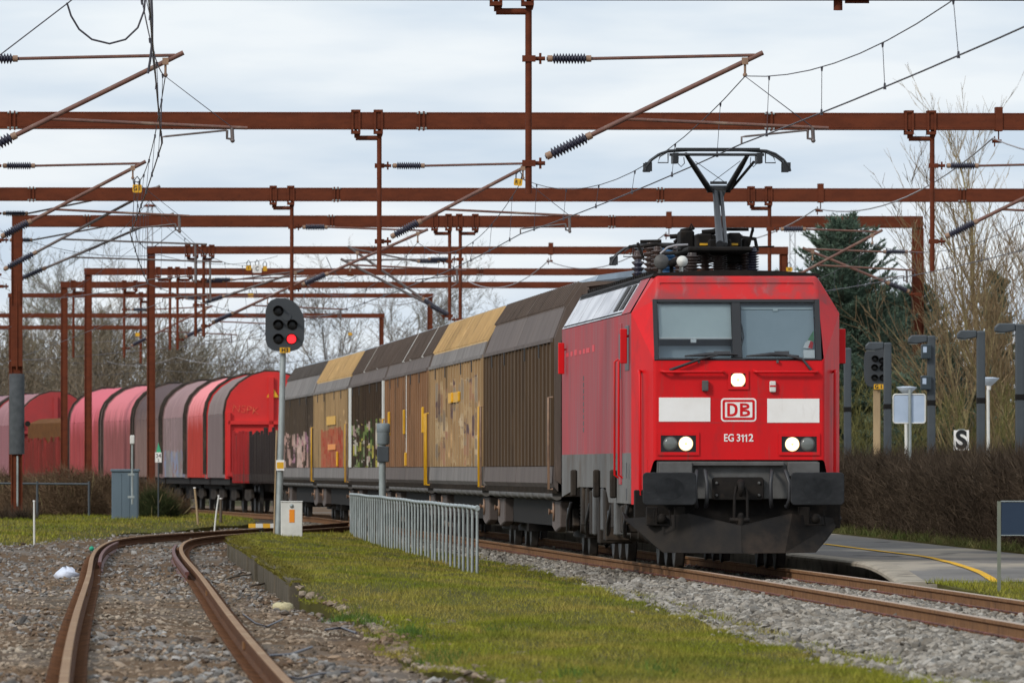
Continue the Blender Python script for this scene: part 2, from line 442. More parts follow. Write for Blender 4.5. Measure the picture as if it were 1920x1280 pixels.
M['hole'] = mat('deep_black', (.006, .006, .007), (.008, .008, .009), rough=.4)
g_ = bpy.data.materials.new('window_glass'); g_.use_nodes = True
N_, L_ = g_.node_tree.nodes, g_.node_tree.links
N_.remove(N_['Principled BSDF'])
tr_ = N_.new('ShaderNodeBsdfTransparent'); tr_.inputs[0].default_value = (.80, .86, .88, 1)
gl_ = N_.new('ShaderNodeBsdfGlossy'); gl_.inputs['Roughness'].default_value = .06
fr_ = N_.new('ShaderNodeFresnel'); fr_.inputs[0].default_value = 1.55
mx_ = N_.new('ShaderNodeMixShader')
L_.new(fr_.outputs[0], mx_.inputs[0]); L_.new(tr_.outputs[0], mx_.inputs[1]); L_.new(gl_.outputs[0], mx_.inputs[2])
L_.new(mx_.outputs[0], N_['Material Output'].inputs['Surface'])
M['glass'] = g_

# ------------------------------------------------------------------ ground
XL = Spline([(50, 1.0), (70, .45), (78.5, -.04), (82.6, -.5), (94, -1.02), (116, -1.85), (125, -2.45), (130, -2.65), (150, -3.4), (175, -4.3), (196, -5.1), (225, -5.6), (240, -5.2), (252, -4.2), (262, -3.7)])
def offR(D): return np.interp(D, [50, 110, 136, 165, 215, 262], [2.75, 2.65, 2.3, 1.5, 1.45, 1.3])
def XR(D): return XM(D) - .75 - offR(D) + .6
def bank_z(x, D):
    x = np.asarray(x, float); D = np.asarray(D, float)
    t = np.clip((x - XL(D)) / np.maximum(XR(D) - XL(D), .1), 0, 1)
    zl = np.interp(D, [50, 112, 123, 127.5, 200, 240, 255], [-.13, -.13, -.02, .095, .10, .0, -.12])
    zr = np.interp(D, [50, 130, 262], [-.20, -.22, -.24])
    z = zl + (zr - zl) * t
    return z + .035 * np.sin(x * 1.9 + D * .31) * np.sin(D * .17 + x) * np.minimum(1, 4 * t) + .02 * np.sin(x * 4.7 - D * .5)

mb = MB()
nx, ny = 24, 24
far = 9000.
mb.poly([(-far, -200, -.75), (far, -200, -.75), (far, far, -.75), (-far, far, -.75)])
tag(mb.build('ground', M['land']), kind='structure')

def sheet(name, xl, xr, D0, D1, nD, nX, zf, m, skirt=.6):
    Ds = np.linspace(D0, D1, nD); V = []; Fc = []
    for D in Ds:
        a, b = float(xl(D)), float(xr(D))
        xs_ = np.linspace(a, b, nX)
        zs = zf(xs_, np.full(nX, D))
        row = [(a, D, zs[0] - skirt)] + [(x, D, z) for x, z in zip(xs_, zs)] + [(b, D, zs[-1] - skirt)]
        V += row
    n = nX + 2
    for i in range(nD - 1):
        for j in range(n - 1):
            Fc.append((i * n + j, i * n + j + 1, (i + 1) * n + j + 1, (i + 1) * n + j))
    return tag(np_obj(name, np.array(V), np.array(Fc), m), kind='structure')

# gravel yard around the siding
def yard_z(x, D): return -.185 + .025 * np.sin(x * 3.1 + D * .9) * np.sin(D * .7 - x) + .018 * np.sin(x * 9 + D * 2.3) - .05 * np.exp(-((np.abs(x - XS(D)) - 1.9) / .5) ** 2)
sheet('gravel_yard', lambda D: -18, lambda D: max(XS(min(D, 288)) + 3.2, float(XL(min(D, 262))) + .5), 45, 292, 300, 60, yard_z, M['soil'])
# grass bank between the two tracks
sheet('grass_bank', XL, XR, 50, 262, 240, 22, bank_z, M['grass_soil'], .35)
# grass field on the left beyond the gravel
def XF(D): return np.interp(D, [205, 217, 240, 262, 278, 300, 330], [-12.5, -10.4, -9.6, -9.4, -7.9, -7.2, -8.2])
def field_z(x, D): return -.16 + np.clip((D - 215) / 70, 0, 1) * .20 + .03 * np.sin(x * 1.3 + D * .2) - .12 * np.exp(-((x - XF(D)) / .7) ** 2)
sheet('grass_field', lambda D: -40, XF, 205, 335, 70, 40, field_z, M['grass_soil'])
# ballast bed of the main track
bed = [(-3.4, -.75), (-2.5, -.30), (-1.75, -.185), (1.75, -.185), (2.4, -.3), (3.2, -.75)]
b_ = sweep(XM, bed, 42, 555, 2., 0, 'ballast_bed', M['ballast']); tag(b_, kind='structure')
bed2 = [(-60, -.6), (-2.6, -.42), (2.6, -.42), (70, -.6)]
b_ = sweep(XM, bed2, 40, 556, 6., 0, 'rail_yard_ground', M['soil'], closed=False); tag(b_, kind='structure')
# platform on the right, with its rounded concrete edge
PZ = .10
edge = [G(1683, 1094, -.05), G(1655, 1078, .03), G(1621, 1056, PZ)]
PE = Spline([(136, 5.03), (141, 5.03), (150, 4.97), (158, 4.68), (165, 4.35), (200, 2.62), (250, .25), (300, -2.3)])
def plat_z(x, D): return PZ - .15 * np.clip((151 - D) / 12, 0, 1) ** 1.3 + 0 * D
sheet('platform', lambda D: PE(D) + .36, lambda D: 26, 138.8, 300, 80, 14, plat_z, M['asphalt'], .0)
V = []
prof_e = [(0, -.06), (0, -.02), (.03, .004), (.10, .012), (.36, .012), (.36, -.012), (1.0, -.012), (1.0, -.7), (.9, -.7), (.85, -.07)]
mbk = MB()
Ds = np.linspace(138.8, 300, 100)
for D in Ds:
    for u, z in prof_e:
        V.append((float(PE(D)) + u, D, z + float(plat_z(0, D))))
mbk.v = V; n = len(prof_e)
for i in range(len(Ds) - 1):
    for j in range(n):
        mbk.f.append((i*n+j, i*n+(j+1) % n, (i+1)*n+(j+1) % n, (i+1)*n+j)); mbk.mi.append(0); mbk.sm.append(False)
mbk.f.append(tuple(range(n))); mbk.mi.append(0); mbk.sm.append(False)
tag(mbk.build('platform_kerb', mat('kerb_concrete', (.33, .285, .225), (.24, .21, .165), rough=.9, sc=1.5, dirt=((.12, .10, .08), 2, (1, .5, 1), .55, .7))), kind='structure')
# yellow safety line on the platform
yl = [(1546, 1020), (1600, 1027), (1680, 1037), (1740, 1045), (1790, 1056), (1830, 1070), (1868, 1091)]
pts = [((CAMZ - PZ) * F / (py - HOR), PX(px, (CAMZ - PZ) * F / (py - HOR))) for px, py in yl[:4]] + [(150.0, 6.22), (145.0, 6.31), (138.9, 6.30)]
pts.sort()
YL = Spline(pts)
mbk = MB(); Ds = np.linspace(max(138.9, pts[0][0]), pts[-1][0], 60)
for i, D in enumerate(Ds):
    x = float(YL(D)); z = float(plat_z(x, D)) + .012
    w = .06 + .004 * math.sin(D * 1.7)
    mbk.v += [(x - w, D, z), (x + w, D, z)]
    if i: mbk.f.append((2*i-2, 2*i-1, 2*i+1, 2*i)); mbk.mi.append(0); mbk.sm.append(False)
tag(mbk.build('platform_line', mat('worn_yellow_line', (.66, .36, .02), (.42, .27, .07), rough=.8, sc=5, lo=.48, hi=.62)), kind='structure')
# grass on the right, before and beside the platform end
def right_z(x, D): return -.2 + .155 * np.clip((D - 118) / 20, 0, 1) + .02 * np.sin(x * 2 + D * .4)
sheet('grass_verge', lambda D: XM(D) + 1.55 + .12 * math.sin(D * .6), lambda D: 40, 60, 139.2, 60, 24, right_z, M['grass_soil'])
def hedge_x(D): return np.interp(D, [130, 170, 220, 300], [9.2, 8.1, 6.85, 4.2])
sheet('hedge_verge', lambda D: hedge_x(D) - .2, lambda D: hedge_x(D) + 3, 128, 300, 60, 6, lambda x, D: plat_z(x, D) + .03, M['grass_soil'], .3)

# ---- loose material
ICO_V = np.array([(0, -.526, .851), (0, .526, .851), (0, -.526, -.851), (0, .526, -.851), (.851, 0, .526), (.851, 0, -.526), (-.851, 0, .526), (-.851, 0, -.526), (.526, .851, 0), (-.526, .851, 0), (.526, -.851, 0), (-.526, -.851, 0)])
ICO_F = np.array([(0, 4, 1), (0, 1, 6), (0, 6, 11), (0, 11, 10), (0, 10, 4), (1, 4, 8), (1, 8, 9), (1, 9, 6), (6, 9, 7), (6, 7, 11), (11, 7, 2), (11, 2, 10), (10, 2, 5), (10, 5, 4), (4, 5, 8), (3, 8, 5), (3, 5, 2), (3, 2, 7), (3, 7, 9), (3, 9, 8)])
def stones(name, x, D, z, size, m):
    n = len(x)
    base = ICO_V[None] * (1 + rng.uniform(-.38, .38, (n, 12, 1)))
    a = rng.uniform(0, 6.28, n); ca, sa = np.cos(a), np.sin(a)
    sc = size[:, None] * np.stack([rng.uniform(.6, 1.15, n), rng.uniform(.6, 1.15, n), rng.uniform(.4, .8, n)], 1)
    v = base * sc[:, None, :]
    tl = rng.uniform(-.5, .5, n)[:, None]
    vx = v[..., 0] * ca[:, None] - v[..., 1] * sa[:, None]; vy = v[..., 0] * sa[:, None] + v[..., 1] * ca[:, None]
    vz = v[..., 2] + vx * tl
    V = np.stack([vx + x[:, None], vy + D[:, None], vz + z[:, None]], -1)
    Fc = ICO_F[None] + (np.arange(n) * 12)[:, None, None]
    return tag(np_obj(name, V, Fc.reshape(-1, 3), m), kind='stuff')
def sampleD(n, D0, D1, p=1.6):
    """distances with density falling off as D**-p"""
    u = rng.random(n); q = 1 - p
    return (D0**q + u * (D1**q - D0**q)) ** (1 / q)
def wob(x, D): return .5 + .5 * np.sin(x * 1.1 + D * .13 + 1.3 * np.sin(D * .07 + x * .6))

D = sampleD(62000, 60, 160); x = XS(D) + rng.uniform(-6.5, 5.2, len(D))
k = (x < XL(D) + .15) & ((np.abs(np.abs(x - XS(D)) - .75) > .085))
x, D = x[k], D[k]
z = yard_z(x, D) - .004
stones('earthy_gravel', x, D, z, rng.gamma(3.2, .0050, len(D)) + .007, M['stone_brown'])
D = sampleD(26000, 60, 290); x = XS(np.minimum(D, 289)) + rng.uniform(-7, 3.4, len(D))
k = (x < XL(np.minimum(D, 261)) + .3) & (np.abs(np.abs(x - XS(D)) - .75) > .12) & ((D > 135) | (wob(x, D) > .8) | (D < 82))
x, D = x[k], D[k]
stones('grey_gravel', x, D, yard_z(x, D) + .008, rng.gamma(4, .0062, len(D)) + .009, M['stone'])
D = sampleD(900, 60, 125, 1.5); x = XL(D) + rng.exponential(.11, len(D)) - .1; stones('stray_gravel', x, D, bank_z(x, D) + .004, rng.gamma(4, .0050, len(D)) + .008, M['stone_brown'])
D = sampleD(3000, 60, 200, 1.5); x = XR(D) - rng.exponential(.07, len(D)) + .05; stones('stray_ballast', x, D, bank_z(x, D) + .01, rng.gamma(5, .0050, len(D)) + .009, M['stone_main'])
# main track ballast shoulder
D = sampleD(80000, 58, 320, 1.5); u = rng.uniform(-3.5, 2.6, len(D)); x = XM(D) + u
zb = np.interp(u, [b[0] for b in bed], [b[1] for b in bed])
k = (np.abs(np.abs(u) - .75) > .1) & (u > -.75 - offR(D) - .1)
x, D, zb = x[k], D[k], zb[k]
stones('ballast', x, D, zb + .015, rng.gamma(6, .0052, len(D)) + .009, M['stone_main'])

def blades(name, x, D, z, h, w, m, lean=.5):
    n = len(x)
    a = rng.uniform(0, 6.28, n)
    dx, dy = np.cos(a) * w / 2, np.sin(a) * w / 2
    lx, ly = rng.normal(0, lean, n) * h, rng.normal(0, lean, n) * h
    V = np.stack([np.stack([x - dx, D - dy, z], -1), np.stack([x + dx, D + dy, z], -1), np.stack([x + lx, D + ly, z + h], -1)], 1)
    return tag(np_obj(name, V, np.arange(n * 3).reshape(-1, 3), m), kind='stuff')
D = sampleD(330000, 60, 262, 1.9); t = rng.random(len(D)); 
xl_, xr_ = XL(D), XR(D)
x = xl_ - .25 + (xr_ - xl_ + .65) * t
edge_n = .22 * np.sin(D * 1.3 + x * 3) + .15 * np.sin(D * 4.1) + rng.normal(0, .1, len(D))
k = (x > xl_ + np.where((D > 124) & (D < 225), 0, edge_n)) & (x < xr_ + .1 + edge_n)
xl_ = xl_[k]; x, D = x[k], D[k]
bare = np.sin(x * 2.9 + D * .23 + 1.7 * np.sin(D * .11)) * np.sin(D * .19 - x * 1.7) + .35 * np.sin(x * 7 + D * .6)
k = rng.random(len(x)) > np.clip((bare - .75) * 1.6, 0, .6) * (x > xl_ + .8)
x, D = x[k], D[k]
tuft = np.clip(np.sin(x * 2.3 + D * .21) * np.sin(D * .33 - x * 1.1), 0, 1) ** 3
h = rng.gamma(6, .0058, len(D)) * (1 + .9 * tuft) * np.interp(D, [60, 130], [1., .95])
blades('grass', x, D, bank_z(x, D) - .005, h, np.interp(D, [60, 120, 260], [.006, .008, .014]), M['blade'])
# odd lush tufts at the gravel edge
cx = [P(840, 1215, 88), P(770, 1170, 100), P(930, 1165, 104), P(690, 1163, 107), P(1080, 1270, 80), P(820, 1225, 86), P(650, 1158, 110), P(1230, 1260, 82)]
X, Dd, Hh = [], [], []
for c in cx:
    n = random.randint(120, 420)
    X.append(rng.normal(c.x, random.uniform(.05, .14), n)); Dd.append(rng.normal(c.y, random.uniform(.3, .8), n)); Hh.append(rng.gamma(5, .014, n))
X, Dd, Hh = map(np.concatenate, (X, Dd, Hh))
blades('lush_grass_tufts', X, Dd, np.maximum(bank_z(X, Dd), -.19), Hh, .009, mat('lush_blade', (.05, .095, .012), (.075, .125, .014), rough=.7, sc=.6, island=.4, spec=.2), .45)
D = sampleD(60000, 206, 333, 1.5); x = rng.uniform(-19, -6.5, len(D)); k = x < XF(D) + .15 * np.sin(D); x, D = x[k], D[k]
blades('field_grass', x, D, field_z(x, D), rng.gamma(6, .010, len(D)), .018, M['blade'])
D = sampleD(70000, 90, 139.5, 1.2); x = XM(D) + rng.uniform(1.5, 6.0, len(D))
blades('verge_grass', x, D, right_z(x, D), rng.gamma(6, .0085, len(D)), .010, M['blade'])
D = rng.uniform(140, 300, 30000); x = hedge_x(D) + rng.uniform(-.25, .9, len(D))
blades('hedge_foot_grass', x, D, plat_z(x, D) + .03, rng.gamma(5, .02, len(D)), .016, mat('verge_blade', (.07, .10, .025), (.13, .11, .05), rough=.8, sc=.5, island=.4))

# ------------------------------------------------------------------ tracks
RP = [(-.034, -.004), (-.028, 0), (.028, 0), (.034, -.004), (.036, -.012), (.036, -.038), (.010, -.056), (.009, -.128), (.03, -.142), (.068, -.150), (.068, -.162),
      (-.068, -.162), (-.068, -.150), (-.03, -.142), (-.009, -.128), (-.010, -.056), (-.036, -.038), (-.036, -.012)]
def clips(path, offs, D0, D1, step, parent, m='clip', k=1.):
    mb = MB(); i = 0
    for D in np.arange(D0, D1, step):
        x = float(path(D)); s_ = float(path.slope(D)); q = math.hypot(1, s_)
        for o in offs:
            for sg in (-1, 1):
                c = Vector((x + (o + sg * .082) / q, D, -.150)); 
                e = Vector((1 / q, -s_ / q, 0)) * sg; t = Vector((s_ / q, 1 / q, 0))
                mb.tube([c - t * .07 - e * .03 + Vector((0, 0, .012)), c - t * .075 + e * .035 + Vector((0, 0, .022)), c + e * .065 + Vector((0, 0, .028)), c + t * .075 + e * .035 + Vector((0, 0, .022)), c + t * .06 - e * .025 + Vector((0, 0, .012))], .012 * k, 5)
    o = mb.build('rail_clips', M[m], parent); o['kind'] = 'stuff'; return o
def track(name, label, path, D0, D1, Dc0, Dc1, zs, sl=None):
    t = thing(name, label, 'track', (0, 0, 0))
    for o in (-.7525, .7525):
        sweep(path, RP, D0, D1, 1.0, o, 'rail', [M['rail' if path is XM else 'rail_old'], M['railtop' if path is XM else 'railtop_old']], t, topmi=(0, 1, 2))
    clips(path, (-.7525, .7525), Dc0, Dc1, .6 if path is XM else .75, t, *(('clip', 1.) if path is XM else ('rail_old', .7)))
    k = 0
    for D in np.arange(D0 + .3, D1, .6):
        if k >= 100: break
        if D < Dc0: continue
        c, rz = on_path(path, D)
        mb = MB(); mb.box(-1.25, 1.25, -.13, .13, -.36, zs)
        o = mb.build('sleeper', M['sleeper'], t, .015, 1); o.location = (c.x, c.y, 0); o.rotation_euler = (0, 0, rz)
        k += 1; last = D
    mb = MB()
    for D in np.arange(last + .6, D1, .6):
        c, rz = on_path(path, D); q = Vector((math.cos(rz), math.sin(rz), 0)); w = Vector((-math.sin(rz), math.cos(rz), 0))
        vs = [c + q * a + w * b + Vector((0, 0, h)) for h in (-.36, zs) for a, b in ((-1.25, -.13), (1.25, -.13), (1.25, .13), (-1.25, .13))]
        mb.add(vs, [(4, 5, 6, 7), (0, 1, 5, 4), (1, 2, 6, 5), (2, 3, 7, 6), (3, 0, 4, 7)])
    o = mb.build('sleepers', M['sleeper'], t); o['kind'] = 'stuff'
    return t
trk = track('railway_track', 'curving main line on grey ballast that carries the red locomotive and its train', XM, 44, 545, 75, 300, -.18)
sid = track('railway_track', 'rusty empty siding bending through brown gravel at the left front', XS, 44, 289, 64, 240, -.192)
# guard rails inside the bend of the siding
for o, a, b in ((-.62, 166, 212), (.62, 150, 205)):
    g = sweep(XS, [(u * .8, z - .015) for u, z in RP], a, b, 1., o, 'guard_rail', [M['clip'], M['clip']], sid)
# rail joints
for o in (-.7525, .7525):
    for D in (92.0, 131.0):
        for path, root in ((XM, trk), (XS, sid)):
            c, rz = on_path(path, D, o)
            mb = MB(); mb.box(-.028, .028, -.32, .32, -.125, -.06)
            j = mb.build('fishplate', M['rail'], root, .004, 1); j.location = (c.x, c.y, 0); j.rotation_euler = (0, 0, rz)

# old platform edge: concrete slabs with a mossy top
we = thing('retaining_wall', 'low stained concrete edging with a mossy top holding back the grass bank', 'retaining wall', (float(XL(128)), 128, 0))
we_in = we.matrix_basis.inverted()
Ds = np.arange(126.5, 214, 4.4)
for a in Ds:
    b = a + 4.3
    A = Vector((float(XL(a)), a, 0)); B2 = Vector((float(XL(b)), b, 0)); t = (B2 - A).normalized(); nr = Vector((t.y, -t.x, 0))
    off = rng.uniform(-.03, .03); zt = float(np.interp((a + b) / 2, [126, 131, 200, 214], [.10, .125, .12, .08])) + rng.uniform(-.012, .012)
    mb = MB(); vs = []
    for z in (-.5, zt):
        for p, w in ((A, -.11), (B2, -.11), (B2, .06), (A, .06)):
            q = p + nr * (w + off); vs.append(we_in @ Vector((q.x, q.y, z)))
    mb.add(vs, [(0, 3, 2, 1), (4, 5, 6, 7), (0, 1, 5, 4), (1, 2, 6, 5), (2, 3, 7, 6), (3, 0, 4, 7)])
    mb.build('slab', M['slab'], we, .012, 1)
n = 26000
D = sampleD(n, 126, 216, 1.5); x = XL(D) + rng.normal(.0, .075, n); z = np.interp(D, [126, 131, 200, 214], [.10, .125, .12, .08]) - .02 - np.clip(XL(D) - .09 - x, 0, 1) * .8
x = np.clip(x, XL(D) - .125, XL(D) + .25); z = np.interp(D, [126, 131, 200, 214], [.10, .125, .12, .08]) - .012 - .05 * rng.random(len(D)) * (x < XL(D) - .10)
mo = blades('moss', x - we.location.x, D - we.location.y, z, rng.gamma(4, .006, n), .016, M['moss'], 1.2); mo.parent = we; mo['kind'] = 'stuff'

# ------------------------------------------------------------------ locomotive
LD = 152.7
lc, lrz = on_path(XM, LD)
# heading of the locomotive: chord over its length
lrz = math.atan2(-(float(XM(LD + 20)) - float(XM(LD))), 20.) - .002
loco = thing('electric_locomotive', 'red electric freight locomotive with lit headlamps and a raised pantograph, heading the train', 'locomotive', lc, lrz)
def fx(px): return (px - 1386) / 131.0
def fz(py): return (HOR - py) / 131.0 + CAMZ
HF, HW, HT, YC, ZK, ZT, YB = 1.22, 1.50, 1.19, .78, 3.67, 4.2, 19.7
mb = MB()
V = {}
def vv(n_, x, y, z):
    for s_, k in ((-1, 'L'), (1, 'R')):
        V[n_ + k] = len(mb.v); mb.v.append((s_ * x, y, z))
vv('F', HF, 0, 1.56); vv('M', HF, -.0, 2.25); vv('W', HF, 0, 2.98); vv('T', 1.17, .42, 3.86); vv('r', 1.15, .56, 4.2)
vv('K', HW, YC, ZK); vv('C', HT, .95, ZT); vv('B', HW, YC, .92); vv('b', 1.385, .46, .92)
vv('KE', HW, YB, ZK); vv('CE', HT, YB, ZT); vv('GE', HW, YB, 1.66); vv('G', HW, YC, 1.66)
def face(ks, mi=0):
    mb.f.append(tuple(V[k] for k in ks)); mb.mi.append(mi); mb.sm.append(False)
face(['FL', 'FR', 'ML', 'MR'][0:2] + ['MR', 'ML']); face(['ML', 'MR', 'WR', 'WL'])
face(['TL', 'TR', 'rR', 'rL'], 2)
for s_ in 'LR':
    q = (lambda *a: [k + s_ for k in a])
    rev = (lambda l: l[::-1] if s_ == 'R' else l)
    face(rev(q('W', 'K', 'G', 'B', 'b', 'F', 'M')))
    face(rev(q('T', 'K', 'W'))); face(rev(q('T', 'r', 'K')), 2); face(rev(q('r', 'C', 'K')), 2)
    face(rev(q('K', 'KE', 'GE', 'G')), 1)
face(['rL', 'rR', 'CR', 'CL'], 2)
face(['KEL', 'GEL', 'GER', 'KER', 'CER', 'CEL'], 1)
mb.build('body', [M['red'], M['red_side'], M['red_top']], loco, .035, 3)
# lower grey body side with its step, both sides
for s_ in (-1, 1):
    mb = MB()
    pr = [(YC + .02, 1.66), (YB, 1.66), (YB, .98), (14.6, 1.15), (7.2, 1.15), (6.4, .93), (YC + .02, .93)]
    mb.prism(pr, 'x', s_ * (HW - .06), s_ * (HW + .002))
    mb.build('skirt', M['skirt'], loco)
    # sloped silver band with grilles
    mb = MB()
    n_ = Vector((s_ * (ZT - ZK), 0, HW - HT)).normalized() * .006
    def bp(y, t, k=1): return Vector((s_ * (HW + (HT - HW) * t), y, ZK + (ZT - ZK) * t)) + n_ * k
    ys = [3.2, 7.2, 11.4, 15.4, 18.6, YB]
    for a, b in zip(ys[:-1], ys[1:]):
        mb.poly([bp(a + .03, .02), bp(b - .03, .02), bp(b - .03, 1), bp(a + .03, 1)][::s_ if s_ < 0 else 1], 0)
    mb.poly([bp(1.15, .02), bp(3.2, .02), bp(3.2, 1), bp(1.15, 1)], 2)
    mb.build('cantrail_panel', [M['band'], M['dark'], M['red_side']], loco)
    for a, b in ((3.5, 4.6), (4.9, 6.0)):
        mb = MB()
        mb.poly([bp(a, .16, 2), bp(b, .16, 2), bp(b, .86, 2), bp(a, .86, 2)], 0)
        for k in range(9):
            y = a + (b - a) * (k + .5) / 9
            mb.poly([bp(y - .03, .16, 4), bp(y + .03, .16, 4), bp(y + .03, .86, 4), bp(y - .03, .86, 4)], 1)
        mb.build('ventilation_grille', [M['dark'], M['grey']], loco)
    mb = MB()
    for k in range(60):
        y = 3.3 + k * .27
        mb.poly([bp(y, .88, 2), bp(y + .14, .88, 2), bp(y + .14, .96, 2), bp(y, .96, 2)])
        mb.poly([bp(y, .05, 2), bp(y + .16, .05, 2), bp(y + .16, .10, 2), bp(y, .10, 2)])
    mb.build('vent_slots', M['dark'], loco)
    # cab door, window, rails
    X = s_ * HW
    d = MB(); d.box(min(X, X + s_ * .010), max(X, X + s_ * .010), 3.0, 3.75, 1.2, 3.55); dd = d.build('cab_door', M['red_side'], loco, .006, 1)
    d = MB(); d.box(min(X, X + s_ * .014), max(X, X + s_ * .014), 3.1, 3.65, 2.75, 3.4); d.build('door_window', M['hole'], dd)
    d = MB(); d.box(min(X, X + s_ * .008), max(X, X + s_ * .008), 1.25, 2.2, 2.85, 3.5); d.build('side_window', M['hole'], loco, .006, 1)
    for y in (2.85, 3.9):
        d = MB(); xx = X + s_ * .06
        d.tube([(X, y, 1.3), (xx, y, 1.34), (xx, y, 3.0), (X, y, 3.04)], .017, 6); d.build('door_handrail', M['red'], loco)
    # mirrors front and rear
    for y, dy in ((1.3, 0), (18.4, 0)):
        d = MB(); xa, xb = sorted((X + s_ * .03, X + s_ * .13)); d.box(xa, xb, y - .035, y + .035, 2.95, 3.45)
        d.tube([(X, y + .02, 3.35), (X + s_ * .06, y + .02, 3.33)], .02, 6); d.build('mirror', M['red'], loco, .02, 2)
    # dark slots in the lower side
    d = MB()
    for y, z0, z1, w in ((1.9, 1.30, 1.52, .22), (1.9, .98, 1.15, .22), (1.25, 1.28, 1.5, .06), (4.4, 1.22, 1.34, .12)):
        xa, xb = sorted((X, X + s_ * .006)); d.box(xa, xb, y - w / 2, y + w / 2, z0, z1)
    d.build('step_recess', M['hole'], loco)
    d = MB()
    for k in range(7):   # faded strip of markings
        y = 10.4 + k * 1.2 + random.uniform(-.1, .1); xa, xb = sorted((X, X + s_ * .005)); d.box(xa, xb, y, y + random.uniform(.5, 1.0), 3.22, 3.30 + random.uniform(-.02, .03))
    d.build('marking_strip', mat('bright_red_mark', (.72, .012, .03), (.6, .02, .03), rough=.5), loco)
    d = MB()
    for k in range(9):
        xa, xb = sorted((X, X + s_ * .005)); d.box(xa, xb, 13.2, 13.42, 2.0 + k * .1, 2.075 + k * .1)
    d.build('side_number', M['grey'], loco)
    # chamfer handrail
    e = Vector((s_ * .28, .78, 0)).normalized(); nn = Vector((s_ * .78, -.28, 0)).normalized()
    c = Vector((s_ * HF, 0, 0)) + e * .38
    d = MB(); z0, z1 = 1.0, 2.84
    d.tube([c + e * .07 + Vector((0, 0, z1 - .02)), c + nn * .05 + e * .05 + Vector((0, 0, z1)), c + nn * .06 + Vector((0, 0, z1 - .06)), c + nn * .06 - e * .02 + Vector((0, 0, z0 + .06)), c - e * .02 + Vector((0, 0, z0))], .022, 8)
    d.build('grab_rail', M['red'], loco)

# windscreen on the sloping upper front
WD = Vector((0, .42, .88)).normalized(); WN = Vector((0, -.88, .42)).normalized(); WB = Vector((0, 0, 2.98))
def wp(u, v, n_=0): return WB + Vector((u, 0, 0)) + WD * v + WN * n_
def wbar(mb, u0, u1, v0, v1, n0=-.04, n1=.016, mi=0):
    vs = [wp(u, v, n_) for n_ in (n0, n1) for v in (v0, v1) for u in (u0, u1)]
    mb.add(vs, [(0, 2, 3, 1), (4, 5, 7, 6), (0, 1, 5, 4), (2, 6, 7, 3), (0, 4, 6, 2), (1, 3, 7, 5)], mi)
SL = .975
ws = MB()
wbar(ws, -1.215, -1.15, 0, SL); wbar(ws, 1.11, 1.185, 0, SL); wbar(ws, -1.15, 1.11, SL - .055, SL); wbar(ws, -1.15, 1.11, 0, .035); wbar(ws, -.085, .045, .035, SL - .055)
scr = ws.build('windscreen', M['hole'], loco, .006, 1)
for u0, u1 in ((-1.15, -.085), (.045, 1.11)):
    g = MB(); g.poly([wp(u0, .035), wp(u1, .035), wp(u1, SL - .055), wp(u0, SL - .055)]); g.build('pane', M['glass'], scr)
ci = mat('cab_grey', (.20, .235, .255), (.17, .2, .22), rough=.8)
ca = MB(); ca.box(-1.1, 1.1, .5, 1.9, 2.75, 4.1); ca.f = [f for i, f in enumerate(ca.f) if i != 2]; ca.mi = ca.mi[:5]; ca.sm = ca.sm[:5]
ca.build('cab_interior', ci, loco)
bl = mat('sun_blind', (.66, .71, .69), (.58, .63, .62), rough=.8, sc=1.2); bl2 = mat('sky_toned_blind', (.45, .51, .54), (.38, .44, .47), rough=.8, sc=1.0)  # blinds lightened to make the panes look more reflective
b = MB(); wbar(b, -1.13, -.09, .40, .93, -.09, -.075); b1 = b.build('sun_blind', bl, loco)
b = MB(); wbar(b, -1.13, -.09, .375, .40, -.09, -.06); b.build('blind_bar', M['white'], b1)
b = MB(); wbar(b, -.68, -.60, .32, .375, -.085, -.065); b.build('blind_pull', M['white'], b1)
b = MB(); wbar(b, -1.13, -.09, .0, .375, -.30, -.29); b.build('lower_screen', bl2, loco)
b = MB(); wbar(b, .06, 1.10, .03, .93, -.12, -.105); b2 = b.build('sun_blind', bl2, loco)  # panel over the whole right pane, paled to suggest reflected sky
b = MB(); wbar(b, .07, 1.09, .86, .885, -.10, -.08); wbar(b, .52, .59, .83, .865, -.10, -.078); b.build('blind_bar', bl, b2)
b = MB(); b.tube([wp(.02, .90, -.05), wp(.00, .75, -.05), wp(.06, .58, -.06), (wp(.08, .4, -.06)), wp(.03, .22, -.06)], .012, 6); b.build('cab_cable', M['black'], loco)
b = MB(); b.add([wp(.93, .22, -.03), wp(1.06, .20, -.03), wp(1.03, .36, -.03), wp(.96, .30, -.03)], [(0, 1, 2, 3)], 0)
b.add([wp(1.0, .22, -.028), wp(1.06, .20, -.028), wp(1.08, .30, -.028), wp(1.04, .33, -.028)], [(0, 1, 2, 3)], 1)
b.add([wp(1.0, .34, -.028), wp(1.09, .32, -.028), wp(1.09, .5, -.028)], [(0, 1, 2)], 2); b.build('cab_papers', [M['white'], M['red'], mat('leaf_green', (.1, .3, .12))], loco)
b = MB(); wbar(b, .93, 1.09, .045, .18, -.1, -.02); b.build('white_case', M['white'], loco)
for u0, u1, ub, ut in ((-.78, -.02, -.98, .0), (.1, .86, 1.0, .0)):
    w = MB(); wbar(w, (-.36 if u0 < 0 else .51), (-.12 if u0 < 0 else .72), .065, .125, .012, .05)
    cx = -.24 if u0 < 0 else .60
    w.tube([wp(cx, .08, .05), wp(cx + (-.3 if u0 < 0 else .3), .00, .06), (-1.0 if u0 < 0 else 1.03, -.07, 2.84)], [.016, .018, .022], 6)
    w.tube([wp(u0, .045, .05), wp((u0 + u1) / 2, .075, .05), wp(u1, .075 if u0 < 0 else .045, .05)], [.012, .03, .012], 6)
    w.build('wiper', M['black'], loco)
